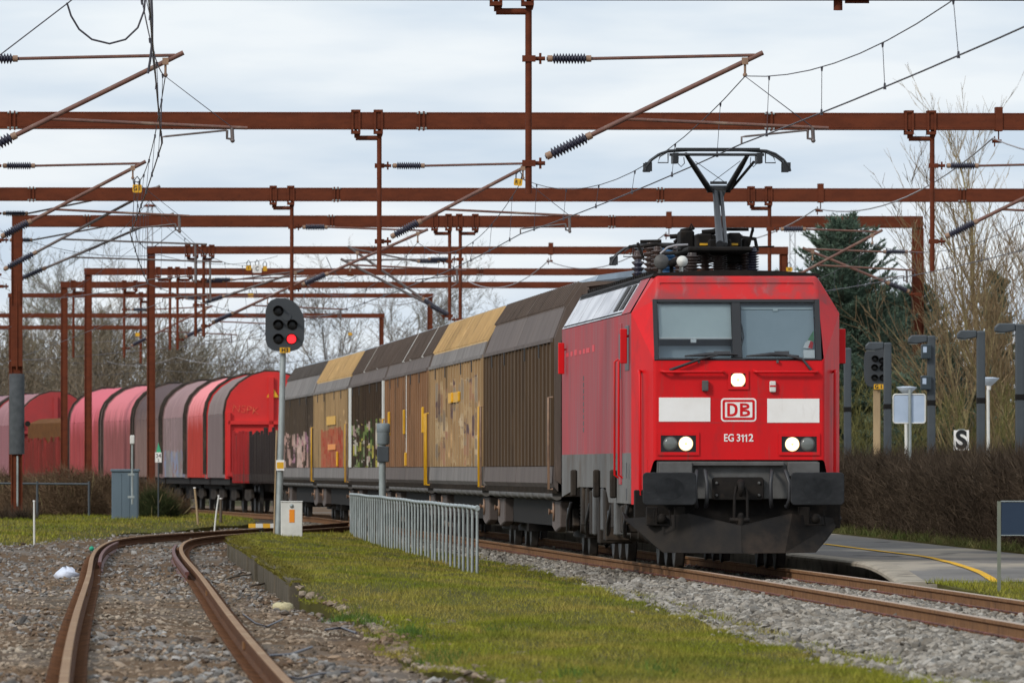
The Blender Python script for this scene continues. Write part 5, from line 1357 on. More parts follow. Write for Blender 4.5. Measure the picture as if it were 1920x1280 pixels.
cantilever('m0', 'large brown arm with ribbed insulators reaching right over the locomotive from the nearest drop post', GD[0], 991, 1, 3.39)
cantilever('m1', 'brown arm rising from the second drop post to a yellow tag lettered R 1', GD[1], 711, 1, 3.13, 7.48, 5.97)
cantilever('m2', 'brown arm above the covered wagons on the drop post over the signal mast', GD[2], 547, 1, 3.45, 7.55, 6.0, 1.5)
cantilever('m4', 'weathered arm just left of the signal head pointing up to the right', GD[4], 382, 1, 3.55, 7.4, 5.95)
cantilever('m5', 'small distant arm left of the signal head, behind the nearer one', GD[5], 333, 1, 3.4, 7.4, 5.95)
cantilever('m6', 'tiny far arm among the trees on a thin drop post at left', GD[6], 233, 1, 3.3, 7.4, 5.95)
cantilever('l0', 'large brown arm entering from the left edge at the top of the photo', GD[0], -85, 1, 3.3)
cantilever('l1', 'brown arm from the left edge ending beside a yellow tag', GD[1], -20, 1, 3.12, 7.48, 5.97)
cantilever('l2', 'grey-brown arm from the left edge just below the yellow tag', GD[2], -15, 1, 4.25, 7.9, 6.35, 2.25, tubes=M['tube_grey'])
cantilever('l3', 'grey arm fixed to the sleeved left leg of a portal', GD[3], 0, 1, 4.87, 7.85, 6.55, 2.05, tubes=M['tube_grey'])
cantilever('r1', 'brown arm leaving the photo at the right edge from a drop post', GD[1], 1750, 1, 3.3, 7.48, 5.97)
cantilever('r2', 'brown arm to the right of the pantograph, ending in front of the spruce', GD[2], 1444, 1, 2.85, 7.5, 6.0, 1.48)
cantilever('c3', 'weathered arm pointing left from the twin drop posts above the beige wagon roof', GD[3], 843, -1, 2.85, 7.25, 5.72, 1.95, reg=False, tubes=M['tube_grey'])
cantilever('c3b', 'second weathered arm pointing left from the twin drop posts, parallel to its neighbour', GD[3], 863, -1, 3.35, 7.31, 5.62, 1.7, reg=False, tubes=M['tube_grey'])
cantilever('c4', 'weathered arm from the twin drop posts left of the signal, upper of the two', GD[4], 367, 1, 3.4, 7.35, 6.6, 1.1, reg=False, tubes=M['tube_grey'])
# arm whose long brown tube crosses in front of the spruce
cantilever('s4', 'brown arm slanting down to the right from behind the locomotive roof to the spruce', GD[4] - 60, 1722, -1, 3.0, 7.05, 5.95, 1.2, reg=False)

# ------------------------------------------------------------------ overhead wires
def sagline(a, b, sag, n=14):
    a, b = Vector(a), Vector(b)
    return [a.lerp(b, k / n) - Vector((0, 0, 4 * sag * (k / n) * (1 - k / n))) for k in range(n + 1)]
def catenary(label, sup, sag=.75, rm=.008, rc=.011, nd=6, grp='overhead line wires'):
    t = thing('overhead_line', label, 'overhead wire', (0, 0, 0), 0, grp)
    for (m0, c0), (m1, c1) in zip(sup[:-1], sup[1:]):
        ml = sagline(m0, m1, sag); q = MB(); q.tube(ml, rm, 5); q.build('messenger_wire', M['wire'], t)
        q = MB(); q.tube(sagline(c0, c1, .06, 6), rc, 5); q.build('contact_wire', M['wire'], t)
        for k in range(nd):
            f = (k + .5) / nd; n = len(ml) - 1; i = min(int(f * n), n - 1); g = f * n - i
            a = ml[i].lerp(ml[i + 1], g); b = Vector(c0).lerp(Vector(c1), f) - Vector((0, 0, .06 * 4 * f * (1 - f)))
            q = MB(); q.tube([a, b], .0045, 4); q.lathe(b + Vector((0, 0, .05)), b - Vector((0, 0, .03)), [(0, .012), (.08, .02)], 6); q.lathe(a, a - Vector((0, 0, .06)), [(0, .018), (.06, .01)], 6)
            q.build('dropper', M['wire'], t)
    return t
near_m = (P(2240, -430, 95), P(2268, -108, 95))
far6 = (Vector((float(XM(460)) , 460, 7.4)), Vector((float(XM(460)), 460, 6.1)))
catenary('main wire pair with droppers climbing to the right over the raised pantograph', [near_m, tips['m0'], tips['m1'], tips['m2'], tips['m4'], tips['m5'], tips['m6'], far6])
nl = (P(215, -360, 95), P(270, -108, 95))
l4 = (P(470, 497, GD[4]), P(480, 595, GD[4]))
catenary('wire pair dropping steeply from the top left over the siding to the yellow tag', [nl, tips['l0'], tips['l1'], tips['l2'], (P(110, 470, 372), P(90, 560, 372))], .55)
catenary('wire pair at the far right beyond the platform, running out of the photo', [tips['r1'], tips['r2'], (P(1395, 508, GD[4]), P(1400, 560, GD[4]))], .7)
catenary('thin far wire pair crossing behind the left arms towards the signal', [tips['l2'], l4, tips['m5']], .5, .007, .009, 5)
catenary('lower far wire pair running off to the left edge among the bare trees', [tips['l3'], (P(-80, 660, 430), P(-90, 715, 430))], .3, .007, .009, 6)
# feeder cable slung under the beam brackets
fd = [P(2300, 190, 160), P(1862, 259, GD[1]), P(1531, 391, GD[2]), P(1248, 438, GD[3]), P(1028, 489, GD[4]), P(870, 523, GD[5]), P(660, 560, GD[7])]
q = MB(); pts = []
for a, b in zip(fd[:-1], fd[1:]): pts += sagline(a, b, .55)[:-1]
q.tube(pts + [fd[-1]], .016, 6); tag(q.build('feeder_cable', M['wire_pale']), 'pale feeder cable slung in loops beneath the brackets on the portal beams', 'cable')
# jumper loops at the top left
q = MB(); q.tube([P(-60, 150, 150), P(0, 103, 150), P(128, 5, 150), P(190, -45, 150)], .010, 5); tag(q.build('stay_cable', M['wire']), 'thin straight cable slanting across the top left corner', 'cable')
lp = [(125, 5), (133, 30), (148, 55), (172, 74), (205, 82), (235, 74), (258, 52), (270, 20), (274, -30)]
q = MB(); q.tube([P(x, y, 150) for x, y in lp], .014, 6); tag(q.build('jumper_cable', M['wire']), 'black cable hanging in a deep loop at the top left', 'cable')
q = MB(); q.tube([P(x, y, 152) for x, y in ((282, -40), (285, 30), (285, 80), (281, 115), (277, 138))], .018, 6); tag(q.build('jumper_cable', M['wire']), 'thick black cable hanging straight down beside the hanging loop', 'cable')
q = MB(); q.tube([P(x, y, GD[3] - 2) for x, y in ((253, 432), (258, 452), (272, 466), (290, 462), (312, 445), (330, 430))], .014, 5); tag(q.build('jumper_cable', M['wire']), 'short slack black loop under the portal beams left of the signal', 'cable')
q = MB(); q.tube([P(x, y, GD[5] - 2) for x, y in ((612, 482), (622, 505), (638, 522), (654, 526), (668, 518))], .014, 5); tag(q.build('jumper_cable', M['wire']), 'short slack black loop beside the yellow tag above the wagons', 'cable')
# more distant wires
for k, pp in enumerate([[(0, 433, 330), (300, 478, 330), (520, 480, 400)], [(0, 520, 420), (260, 528, 420), (800, 500, 420)], [(0, 668, 500), (400, 672, 500), (640, 664, 500)], [(560, 590, 450), (700, 560, 420), (815, 540, 400)], [(0, 690, 520), (300, 693, 520), (560, 676, 480)], [(200, 677, 500), (330, 669, 500), (500, 671, 480)]]):
    q = MB(); pts = [P(*p) for p in pp]; sm = []
    for a, b in zip(pts[:-1], pts[1:]): sm += sagline(a, b, .3)[:-1]
    q.tube(sm + [pts[-1]], .010, 5)
    tag(q.build('distant_wire', M['wire_pale'] if k % 2 else M['wire']), ['far dark wire sagging across the left, above the slim portal legs', 'far pale wire running level behind the left portal legs', 'far dark wire low in front of the bare trees at left', 'far pale wire rising above the covered wagons', 'lowest far dark wire in front of the bare trees at left', 'short far pale wire low in front of the bare trees'][k], 'wire')

# ------------------------------------------------------------------ hanging tags
def tagplate(label, px, py, D, w, h, txt, m, tc, rot=0., hang=True):
    c = P(px, py, D); t = thing('tag_plate', label, 'tag sign', c, 0, 'tags hung on the overhead line')
    q = MB(); q.prism(rrect(-w / 2, w / 2, -h / 2, h / 2, .03, 3), 'y', -.008, .008); pl_ = q.build('plate', m, t)
    if hang:
        q = MB(); q.tube([(-.05, 0, h / 2 - .02), (-.06, 0, h / 2 + .08), (0, 0, h / 2 + .16), (.06, 0, h / 2 + .08), (.05, 0, h / 2 - .02)], .012, 6); q.build('hanger', M['dark'], t)
    if txt: text(txt, h * .72, tc, t, (0, -.011, 0), bold=h * .012, name='lettering', sx=.85)
    t.rotation_euler = (0, rot, 0); return t
tagplate('yellow tag lettered R 1 hanging below the middle arm', 971.5, 341.5, GD[1] - .1, .17, .145, 'R 1', M['yellow'], M['hole'], .12)
tagplate('yellow tag lettered G 1 hanging at the end of the left arm', 257, 353.5, GD[1] - .1, .185, .165, 'G 1', M['yellow'], M['hole'])
tagplate('white plate lettered C between two yellow tags', 482, 504, GD[4] - .1, .29, .25, 'C', M['white'], M['hole'])
tagplate('yellow tag just left of the white C plate', 466, 502, GD[4] - .1, .17, .16, '1', M['yellow'], M['hole'])
tagplate('yellow tag just right of the white C plate', 496.5, 503.5, GD[4] - .05, .14, .16, '', M['yellow'], M['hole'])
tagplate('yellow tag lettered A 1 above the dark brown wagon roof', 657, 512.5, GD[5] - .1, .24, .19, 'A 1', M['yellow'], M['hole'])
tagplate('small yellow tag below the white C plate', 470, 553.5, GD[6], .2, .17, '', M['yellow'], M['hole'])
tagplate('small yellow tag low among the bare trees between the left portal legs', 258, 627, 480, .2, .17, '', M['yellow'], M['hole'])
tagplate('small yellow tag far away just above the distant wagon roofs', 656.5, 626, 480, .18, .13, '', M['yellow'], M['hole'])
tagplate('small yellow tag just right of the pantograph base', 1480, 505, GD[4], .2, .14, 'W', M['yellow'], M['hole'])

# ------------------------------------------------------------------ fence
FD0, FD1 = 156.0, 253.0
fa = Vector((PX(895, FD0), FD0, 0)); fb = Vector((PX(657.5, FD1), FD1, 0))
fz_ = math.atan2(-(fb.x - fa.x), fb.y - fa.y); FL = (fb - fa).length
fence = thing('railing', 'galvanised tubular railing of close uprights on the grass, in front of the covered wagons', 'fence', fa, fz_)
ztop = lambda y: .855 + .003 * math.sin(y * .13) - .012 * y / FL + .005 * math.sin(y * .31)
q = MB(); n = 43; ys = [FL * k / n for k in range(n + 1)]
q.tube([(0, y, ztop(y)) for y in ys], .030, 8)
for y in ys[::1]: q.lathe((0, y - .12, ztop(y)), (0, y + .12, ztop(y)), [(0, .036), (.24, .036)], 8)
q.ball((0, 0, ztop(0)), .048, 10); q.build('top_rail', M['galv'], fence)
for k, y in enumerate(ys):
    p = MB(); dx = random.uniform(-.012, .012)
    p.tube([(dx, y, -.35), (0, y, ztop(y))], .022, 8); p.lathe((0, y, ztop(y) - .09), (0, y, ztop(y) - .02), [(0, .026), (.07, .028)], 8)
    p.build('upright', M['galv'], fence)

# ------------------------------------------------------------------ signals
def signal_head(t, c, w, h, lamps, numb, lit=None, bevel=.02, left_straight=False):
    x, y, z = c
    pts = []
    # rounded shield: straight left side, curving away to the upper right
    if left_straight:
        pr = [(-.5, -.28), (-.45, -.40), (-.34, -.47), (-.15, -.5), (.15, -.5), (.33, -.46), (.44, -.39), (.49, -.28), (.5, -.1), (.5, .08), (.46, .2), (.36, .34), (.2, .45), (0, .5), (-.22, .5), (-.36, .46), (-.45, .38), (-.5, .26)]
    else:
        pr = [(-.5, -.2), (-.46, -.36), (-.36, -.46), (-.2, -.5), (.2, -.5), (.36, -.46), (.46, -.36), (.5, -.2), (.5, .2), (.46, .36), (.36, .46), (.2, .5), (-.2, .5), (-.36, .46), (-.46, .36), (-.5, .2)]
    q = MB(); q.prism([(x + a * w, z + b * h) for a, b in pr], 'y', y - .02, y + .02); q.box(x - w * .3, x + w * .3, y + .02, y + .3, z - h * .35, z + h * .3)
    q.build('backboard', M['signal'], t, .006, 1)
    for i, (a, b) in enumerate(lamps):
        lx, lz = x + a * w, z + b * h; r = w * .115
        q = MB(); q.lathe((lx, y - .02, lz), (lx, y - .05, lz), [(0, r * 1.15), (.012, r * 1.15), (.012, r)], 20); q.lathe((lx, y - .03, lz), (lx, y - .06, lz), [(0, r), (.004, r), (.012, r * .7), (.015, r * .2)], 20, 1)
        la = q.build('signal_lamp', [M['dark'], M['redlamp'] if lit == i else M['hole']], t)
        hd = MB(); v = []; fs = []; k = 10
        for m_ in range(k + 1):
            an = math.pi * (m_ / k) ; ca, sa = math.cos(an), math.sin(an)
            v += [(lx + r * 1.12 * ca, y - .03, lz + r * 1.12 * sa), (lx + r * 1.12 * ca, y - .20 + .05 * (1 - sa), lz + r * 1.12 * sa)]
            if m_: fs.append((2 * m_ - 2, 2 * m_ - 1, 2 * m_ + 1, 2 * m_))
        hd.add(v, fs, 0, True); ho = hd.build('hood', M['dark'], la)
        so = ho.modifiers.new('thickness', 'SOLIDIFY'); so.thickness = .008
    nx, nz, txt = numb
    q = MB(); q.box(x + nx * w - .115, x + nx * w + .115, y - .03, y - .022, z + nz * h - .06, z + nz * h + .06); q.build('number_plate', M['yellow'], t)
    text(txt, .125, M['hole'], t, (x + nx * w, y - .034, z + nz * h), name='lettering', bold=.003)
SD = 235.0
base = P(522, 1003, SD); hd = P(534.5, 609, SD)
sig = thing('railway_signal', 'tall trackside signal with one red light lit on its black rounded head', 'signal', base)
lean = hd.x - base.x; top = hd.z - base.z
p = MB(); p.tube([(0, 0, -.3), (.0, 0, .1), (lean * .45 + .0, 0, top * .5), (lean * .82, .06, top + .2)], [.075, .075, .07, .06], 12); p.build('mast', M['galv'], sig)
p = MB(); p.tube([(-.10, -.02, -.2), (lean * .45 - .105, -.02, top * .5)], .018, 6); p.build('cable_pipe', M['wood'], sig)
p = MB(); p.box(lean * .2 - .075, lean * .2 + .10, -.1, -.06, (HOR - 867.5) / 1. * 0 + P(0, 880, SD).z - base.z - .02, P(0, 862, SD).z - base.z); p.build('mast_label', M['white'], sig)
p = MB(); p.box(lean * .2 - .06, lean * .2 + .09, -.104, -.1, P(0, 878, SD).z - base.z, P(0, 866, SD).z - base.z); p.build('label_mark', M['yellow'], sig)
signal_head(sig, (lean, -.14, top), 73 * SD / F, 100 * SD / F, [(-.17, .26), (-.17, .0), (.19, .0), (-.17, -.265), (.17, -.265)], (.0, -.475, 'H3'), 4, left_straight=True)
p = MB(); p.lathe((lean - .02 + .07 * .86, -.155, top + .16 * 1.17), (lean + .04, -.17, top + .16 * 1.17), [(0, .11), (.012, .11), (.014, .1)], 20); p.build('blanked_lamp', M['signal'], sig)
# lineside box
bx = P(547, 1001, SD - 2); b = thing('equipment_box', 'small off-white equipment box with an orange label at the foot of the signal', 'equipment box', bx)
p = MB(); p.box(-.235, .235, -.15, .15, -.15, .70); p.box(-.245, .245, -.165, .16, .70, .725); p.build('case', M['offwhite'], b, .012, 2)
p = MB(); p.box(-.05, .065, -.158, -.151, .26, .54); p.build('label', M['orange'], b)
p = MB(); p.ball((0, -.15, .62), .045, 10); p.build('lock', M['galv'], b)
# point marker arm: yellow-white bar left of the signal
c = P(490, 985, 250); b = thing('barrier_arm', 'yellow and white striped low bar lying beside the point, left of the signal', 'marker bar', c)
p = MB()
for k in range(4): p.box(-.30 + k * .17, -.30 + (k + 1) * .17 - .003, -.04, .04, -.05, .05, k % 2)
p.build('bar', [M['yellow'], M['offwhite']], b); p = MB(); p.box(-.05, .05, -.05, .05, -.35, -.05); p.build('foot', M['dark'], b)

GDs = 255.
base = P(1644, 1000, GDs); hd = P(1641, 689, GDs)
sig2 = thing('railway_signal', 'unlit black signal on a pale wooden post right of the locomotive', 'signal', base)
top = hd.z - base.z
p = MB(); p.box(-.085, .085, -.07, .07, 0, top - .3); p.build('mast', M['wood'], sig2, .015, 1)
signal_head(sig2, (-.02, -.14, top), 46 * GDs / F, 74 * GDs / F, [(-.05, .22), (.24, .17), (-.07, 0), (.27, 0), (-.07, -.26), (.27, -.26)], (.1, -.485, 'G 1'))

# speaker-like sensor mast behind the railing
c = P(717, 1012, 225); b = thing('sensor_mast', 'grey mast with a ribbed drum on top, standing behind the railing', 'mast', c)
zz = lambda y: P(0, y, 225).z - c.z
p = MB(); p.tube([(0, 0, -.3), (0, 0, zz(830))], .072, 10); p.build('mast', M['lampgrey'] if False else M['galv'], b)
p = MB(); pr = [(0, .10)]
for k in range(6): pr += [(.05 + k * .035, .14), (.05 + k * .035 + .02, .125)]
pr += [(.27, .14), (.44, .14), (.46, .1)]
p.lathe((.02, 0, zz(834)), (.02, 0, zz(790)), pr, 18); p.build('drum', mat('drum_grey', (.17, .2, .21), (.13, .155, .165), rough=.6), b)
p = MB(); p.box(-.11, .14, -.12, .12, zz(866), zz(836)); p.build('junction_box', M['lampgrey'], b, .02, 2)

# ------------------------------------------------------------------ cabinet and small things on the left
c = P(235, 988, 296); cab = thing('equipment_cabinet', 'blue-grey metal cabinet standing on the grass before the hooded wagons', 'cabinet', c)
w = 25 * 296 / F; h = 109 * 296 / F
p = MB(); p.box(-w, w, -.28, .28, -.2, h - .07); p.build('case', M['cabinet'], cab, .015, 2)
p = MB(); p.box(-w - .03, w + .03, -.32, .31, h - .07, h); p.build('roof', M['cabinet'], cab, .015, 2)
for x0, x1 in ((-w + .03, -.09), (-.075, w - .24), (w - .225, w - .03)):
    p = MB(); p.box(x0, x1, -.292, -.281, .06, h - .12); p.build('door', M['cabinet'], cab, .006, 1)
c2 = P(248, 945, 294); pm = thing('pipe_mast', 'thin grey pipe with a white meter head clamped to the cabinet front', 'pipe', c2)
p = MB(); p.tube([(0, 0, 0), (0, 0, (945 - 832) * 294 / F)], .026, 8); p.build('pipe', M['galv'], pm)
zt = (945 - 832) * 294 / F
p = MB(); p.box(-.06, .06, -.06, .06, zt, zt + .24); p.build('meter_head', M['offwhite'], pm, .015, 1)
for y in (889, 931):
    p = MB(); z = (945 - y) * 294 / F; p.box(-.12, .06, -.04, .03, z - .03, z + .03); p.build('clamp', M['galv'], pm)
def stake_(label, x0, y0, x1, y1, D, r, m):
    a, b = P(x1, y1, D), P(x0, y0, D); t = thing('marker_stake', label, 'stake', a)
    q = MB(); v = b - a; q.tube([(0, 0, -.2), v * .5, v], [r, r, r * .85], 6); q.build('rod', m, t); q = MB(); q.tube([v, v + Vector((0, 0, .03))], r * 1.15, 6); q.build('cap', M['white'], t)
stake_('thin white stake leaning left in the grass near the left leg of the portal', 64, 940, 64.5, 1014, 225, .022, M['offwhite'])
stake_('pale wooden stake leaning left beside the curved rails', 365, 915, 372, 978, 280, .03, M['wood'])
stake_('thin white stake leaning right beside the wooden one', 410, 930, 401, 992, 270, .022, M['offwhite'])
stake_('short brown wooden post behind the leaning white stake', 414, 935, 414, 982, 290, .04, M['bark'])
# km sign
c = P(297, 857, 300); b = thing('distance_sign', 'small white distance board with a green top in front of the dark grey hooded wagon', 'sign', c)
p = MB(); p.box(-.09, .09, -.02, .0, -.14, .14); p.build('plate', M['white'], b); p = MB(); p.prism([(-.06, .14), (.08, .14), (.0, .42)], 'y', -.02, 0); p.build('top', mat('sign_green', (.05, .42, .2)), b)
p = MB(); p.tube([(0, .03, -1.75), (0, .03, .1)], .02, 6); p.build('post', M['lampgrey'], b)
text('34', .16, M['hole'], b, (0, -.024, .04)); text('2', .1, M['hole'], b, (0, -.024, -.08))
# plastic bag and scraps
c = G(125, 1083, -.19); b = tag(MB().ball((0, 0, .04), .15, 12, 0, (1.15, 2.2, .8)).build('plastic_bag', mat('bag', (.75, .77, .85), (.62, .64, .72), rough=.5, sc=8, bump=.8, bs=9)), 'crumpled white plastic bag lying on the grey gravel left of the siding', 'plastic bag'); b.location = c
me = b.data
for v in me.vertices: v.co += Vector((random.uniform(-.03, .03), random.uniform(-.05, .05), random.uniform(-.03, .03)))
c = P(172, 1028, 188); b = tag(MB().ball((0, 0, 0), .045, 10).build('green_marker', mat('green_knob', (.01, .35, .2))), 'small bright green knob beside the left rail of the siding', 'marker'); b.location = c
b = tag(MB().ball((0, 0, 0), .10, 12, 0, (1.3, 1.6, .7)).build('pale_rock', mat('pale_rock', (.52, .46, .28), (.42, .36, .22), rough=.9, sc=6, bump=.6)), 'pale yellowish rock at the end of the mossy edging', 'rock'); b.location = G(532, 1139, -.17)
for v in b.data.vertices: v.co += Vector((random.uniform(-.015, .015), random.uniform(-.03, .03), random.uniform(-.01, .01)))
scr = [([(470, 1098), (500, 1092), (528, 1088)], 'straight dry twig lying across the gravel below the edging'), ([(455, 1150), (480, 1168), (500, 1174), (530, 1160)], 'bent grey wire scrap looping on the gravel nearest the mossy edging'), ([(470, 1240), (505, 1228), (545, 1226), (585, 1212)], 'curled wire scrap lying beside the right rail at the bottom'),
       ([(520, 1262), (560, 1272), (600, 1262), (655, 1258)], 'dark cable offcut at the bottom edge of the gravel'), ([(480, 1075), (440, 1080), (420, 1086)], 'short dry twig close to the right rail'), ([(610, 1180), (640, 1176), (668, 1186)], 'thin wire scrap near the grass edge'), ([(380, 1033), (410, 1031), (437, 1029)], 'black cable running from the right rail to the edging')]
for pp, lab in scr:
    pts = [G(x, y, -.15) for x, y in pp]; q = MB(); q.tube(pts, random.uniform(.008, .014), 5)
    tag(q.build('scrap_wire' if 'twig' not in lab else 'dry_twig', M['wire'] if 'twig' not in lab else M['bark']), lab, 'scrap' if 'twig' not in lab else 'twig')

# ------------------------------------------------------------------ right side: lamps, signs
def zof(py, D): return P(0, py, D).z
lamps = [(1589, 652, 236, False), (1664, 642, 227, True), (1746, 629, 216, True), (1839, 620, 208, True), (1912, 607, 198, True)]
ll = ['grey platform lamp column half hidden behind the locomotive', 'grey platform lamp column beside the unlit signal', 'grey platform lamp column with two small boxes, beside the brown portal leg', 'grey platform lamp column left of the white park lamp', 'nearest grey platform lamp column, at the right edge']
for (px, py, D, head), lab in zip(lamps, ll):
    x = PX(px, D); zt = zof(py, D); t = thing('platform_lamp', lab, 'lamp post', (x, D, PZ), 0, 'platform lamp columns behind the hedge')
    hw = .083
    p = MB(); p.box(-hw, hw, -hw, hw, -.2, zt - PZ); p.build('column', M['lampgrey'], t, .03, 2)
    p = MB(); p.box(-hw - .004, hw + .004, -hw - .004, hw + .004, zt - PZ - 1.42, zt - PZ - 1.30); p.build('access_cover', M['dark'], t, .01, 1)
    p = MB(); s = D / F
    pr = [(-hw, zt - PZ + .01), (-hw, zt - PZ - .13), (-.30, zt - PZ - .17), (-.47, zt - PZ - .15), (-.47, zt - PZ - .06), (-.40, zt - PZ + .01)]
    p.prism([(a, b) for a, b in pr], 'y', -.10, .10); p.build('lamp_head', M['lampgrey'], t, .025, 2)
    p = MB(); p.box(-.44, -.28, -.09, .09, zt - PZ - .178, zt - PZ - .165); p.build('diffuser', M['lens'], t)
    if px == 1746:
        for y0, y1, x0, x1 in ((645, 673, -19, -1), (704, 731, -20, -1)):
            p = MB(); p.box(x0 * s, x1 * s, -.22, .08, zof(y1, D) - PZ, zof(y0, D) - PZ); bo = p.build('ticket_box', mat('box_blue_grey', (.03, .045, .055), rough=.4), t, .02, 2)
            p = MB(); p.box((x0 + 3) * s, (x0 + 10) * s, -.226, -.22, zof(y0 + 16, D) - PZ, zof(y0 + 5, D) - PZ); p.build('label', M['signback'], bo)
D = 205; px0, px1 = 1675, 1735
t = thing('road_sign', 'back of a pale grey-blue rectangular sign on a thin pole', 'sign', (PX(1706, D), D, PZ))
p = MB(); p.prism(rrect((px0 - 1706) * D / F, (px1 - 1706) * D / F, zof(793, D) - PZ, zof(739, D) - PZ, .05), 'y', .03, .04); p.build('panel', M['signback'], t)
fr = MB(); o = rrect((px0 - 1706) * D / F, (px1 - 1706) * D / F, zof(793, D) - PZ, zof(739, D) - PZ, .05); fr.tube([(a, .03, b) for a, b in o] + [(o[0][0], .03, o[0][1])], .014, 6); fr.build('rim', M['offwhite'], t)
p = MB(); p.tube([(0, 0, -.3), (0, 0, zof(730, D) - PZ)], .03, 8); p.build('pole', M['galv'], t)
for px, py, D, lab in ((1700, 724, 262, 'white cone park lamp behind the pale sign'), (1854, 707, 255, 'white cone park lamp on a white pole beside a grey lamp column')):
    t = thing('park_lamp', lab, 'street lamp', (PX(px, D), D, 0), 0, 'white cone park lamps'); zt = zof(py, D)
    p = MB(); p.tube([(.0, 0, -.4), (-.02, 0, zt - .3)], .038, 8); p.build('pole', M['offwhite'], t)
    p = MB(); p.lathe((0, 0, zt - .20), (0, 0, zt + .02), [(0, .07), (.06, .14), (.17, .25), (.18, .25), (.2, .1)], 20); p.build('lamp_shade', mat('cone_shade', (.44, .5, .58), (.4, .46, .54), rough=.5), t)
    p = MB(); p.lathe((0, 0, zt - .30), (0, 0, zt - .20), [(0, .045), (.1, .06)], 14); p.build('lamp_glass', M['white'], t)
D = 245; c = P(1802.5, 824.5, D); t = thing('railway_sign', 'white square board lettered S above the hedge', 'sign', (c.x, D, PZ))
p = MB(); p.box(-.175, .175, 0, .015, c.z - PZ - .24, c.z - PZ + .225); p.build('board', M['white'], t); p = MB(); p.box(-.08, .08, 0, .02, c.z - PZ + .226, c.z - PZ + .25); p.tube([(0, .04, -.3), (0, .04, c.z - PZ)], .03, 8); p.build('post', M['galv'], t)
text('S', .56, M['hole'], t, (0, -.006, c.z - PZ - .01), bold=.022)
D = 131; t = thing('platform_sign', 'dark navy panel on a thin grey post by the platform end at the right edge', 'sign', (PX(1873, D), D, zof(1092, D)))
zl = lambda y: zof(y, D) - zof(1092, D)
p = MB(); p.box(-.022, .022, -.02, .02, -.2, zl(939)); p.build('post', M['lampgrey'] if False else mat('olive_post', (.17, .18, .13), (.12, .13, .1), rough=.6), t)
p = MB(); p.box(.75, .79, -.02, .02, -.2, zl(939)); p.build('post', M['galv'], t)
p = MB(); p.box(.026, .745, -.012, .012, zl(1002), zl(941)); p.build('panel', M['navy'], t)
p = MB(); p.box(.022, .75, -.02, .02, zl(940), zl(939) + .006); p.box(.022, .75, -.018, .018, zl(1003.5), zl(1002)); p.build('rail', M['galv'], t)

# ------------------------------------------------------------------ vegetation
def tri_twigs(P0, P1, w):
    """two crossed slim triangles per twig"""
    n = len(P0); d = P1 - P0
    r = rng.normal(size=(n, 3)); s = np.cross(d, r); s /= np.linalg.norm(s, axis=1, keepdims=True) + 1e-9
    s *= (w / 2)[:, None] if hasattr(w, '__len__') else w / 2
    s2 = np.cross(d, s); s2 /= np.linalg.norm(s2, axis=1, keepdims=True) + 1e-9; s2 *= np.linalg.norm(s, axis=1, keepdims=True)
    V = np.stack([P0 - s, P0 + s, P1, P0 - s2, P0 + s2, P1], 1)
    return V.reshape(-1, 3)
def twig_mass(n, sample, up=.8, lmin=.2, lmax=.55, w=.010):
    p = sample(n); d = rng.normal(size=(n, 3)) * np.array([.7, .7, .5]); d[:, 2] += up; d /= np.linalg.norm(d, axis=1, keepdims=True)
    L = rng.uniform(lmin, lmax, n)
    V = tri_twigs(p, p + d * L[:, None], rng.uniform(.6, 1.4, n) * w)
    return V, np.arange(len(V)).reshape(-1, 3)
# hedge along the platform
HA, HBk = 140., 250.
def hedge_top(D): return 1.76 + .08 * np.sin(D * .55) + .07 * np.sin(D * 1.9) + .05 * np.sin(D * 4.3)
hg = thing('hedge', 'long leafless brown hedge trimmed flat behind the platform', 'hedge', (0, 0, 0))
def hs(n):
    D = sampleD(n, HA, HBk, 1.2); x = hedge_x(D) + .1 + 1.1 * rng.random(n) ** 1.6; z = PZ + (hedge_top(D) - PZ - .3) * rng.random(n) ** .75
    return np.stack([x + .12 * np.sin(D * 1.1) + .06 * np.sin(z * 7 + D), D, z], 1)
Vh, Fh = twig_mass(95000, hs, .75, .15, .5, .011)
def hs2(n):
    D = sampleD(n, HA, HBk, 1.2); return np.stack([hedge_x(D) + .2 + .8 * rng.random(n), D, hedge_top(D) - .35 + .2 * rng.random(n)], 1)
V2, F2 = twig_mass(5000, hs2, 1.6, .22, .48, .010)
Fh = np.concatenate([Fh, F2 + len(Vh)]); Vh = np.concatenate([Vh, V2])
def hs3(n): return np.stack([hedge_x(HA) + .1 + 1.2 * rng.random(n), HA - .25 + .4 * rng.random(n), PZ + 1.4 * rng.random(n)], 1)
V3, F3 = twig_mass(1500, hs3, .6, .2, .5, .011); Fh = np.concatenate([Fh, F3 + len(Vh)]); Vh = np.concatenate([Vh, V3])
o = np_obj('twigs', Vh, Fh, M['twig'], hg)
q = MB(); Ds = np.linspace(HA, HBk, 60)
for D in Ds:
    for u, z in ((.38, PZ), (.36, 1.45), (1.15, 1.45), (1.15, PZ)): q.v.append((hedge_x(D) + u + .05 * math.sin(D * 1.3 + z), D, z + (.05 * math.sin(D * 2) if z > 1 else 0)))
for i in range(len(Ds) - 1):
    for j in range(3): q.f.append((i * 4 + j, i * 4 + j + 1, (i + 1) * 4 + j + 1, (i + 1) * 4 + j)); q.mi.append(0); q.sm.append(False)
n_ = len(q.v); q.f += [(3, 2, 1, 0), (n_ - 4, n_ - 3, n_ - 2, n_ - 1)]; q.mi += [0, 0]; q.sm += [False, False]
q.build('hedge_core', mat('hedge_core', (.075, .052, .04), (.04, .029, .022), rough=1., sc=12, st=(1, 1, .5), bump=1., bs=20), hg)

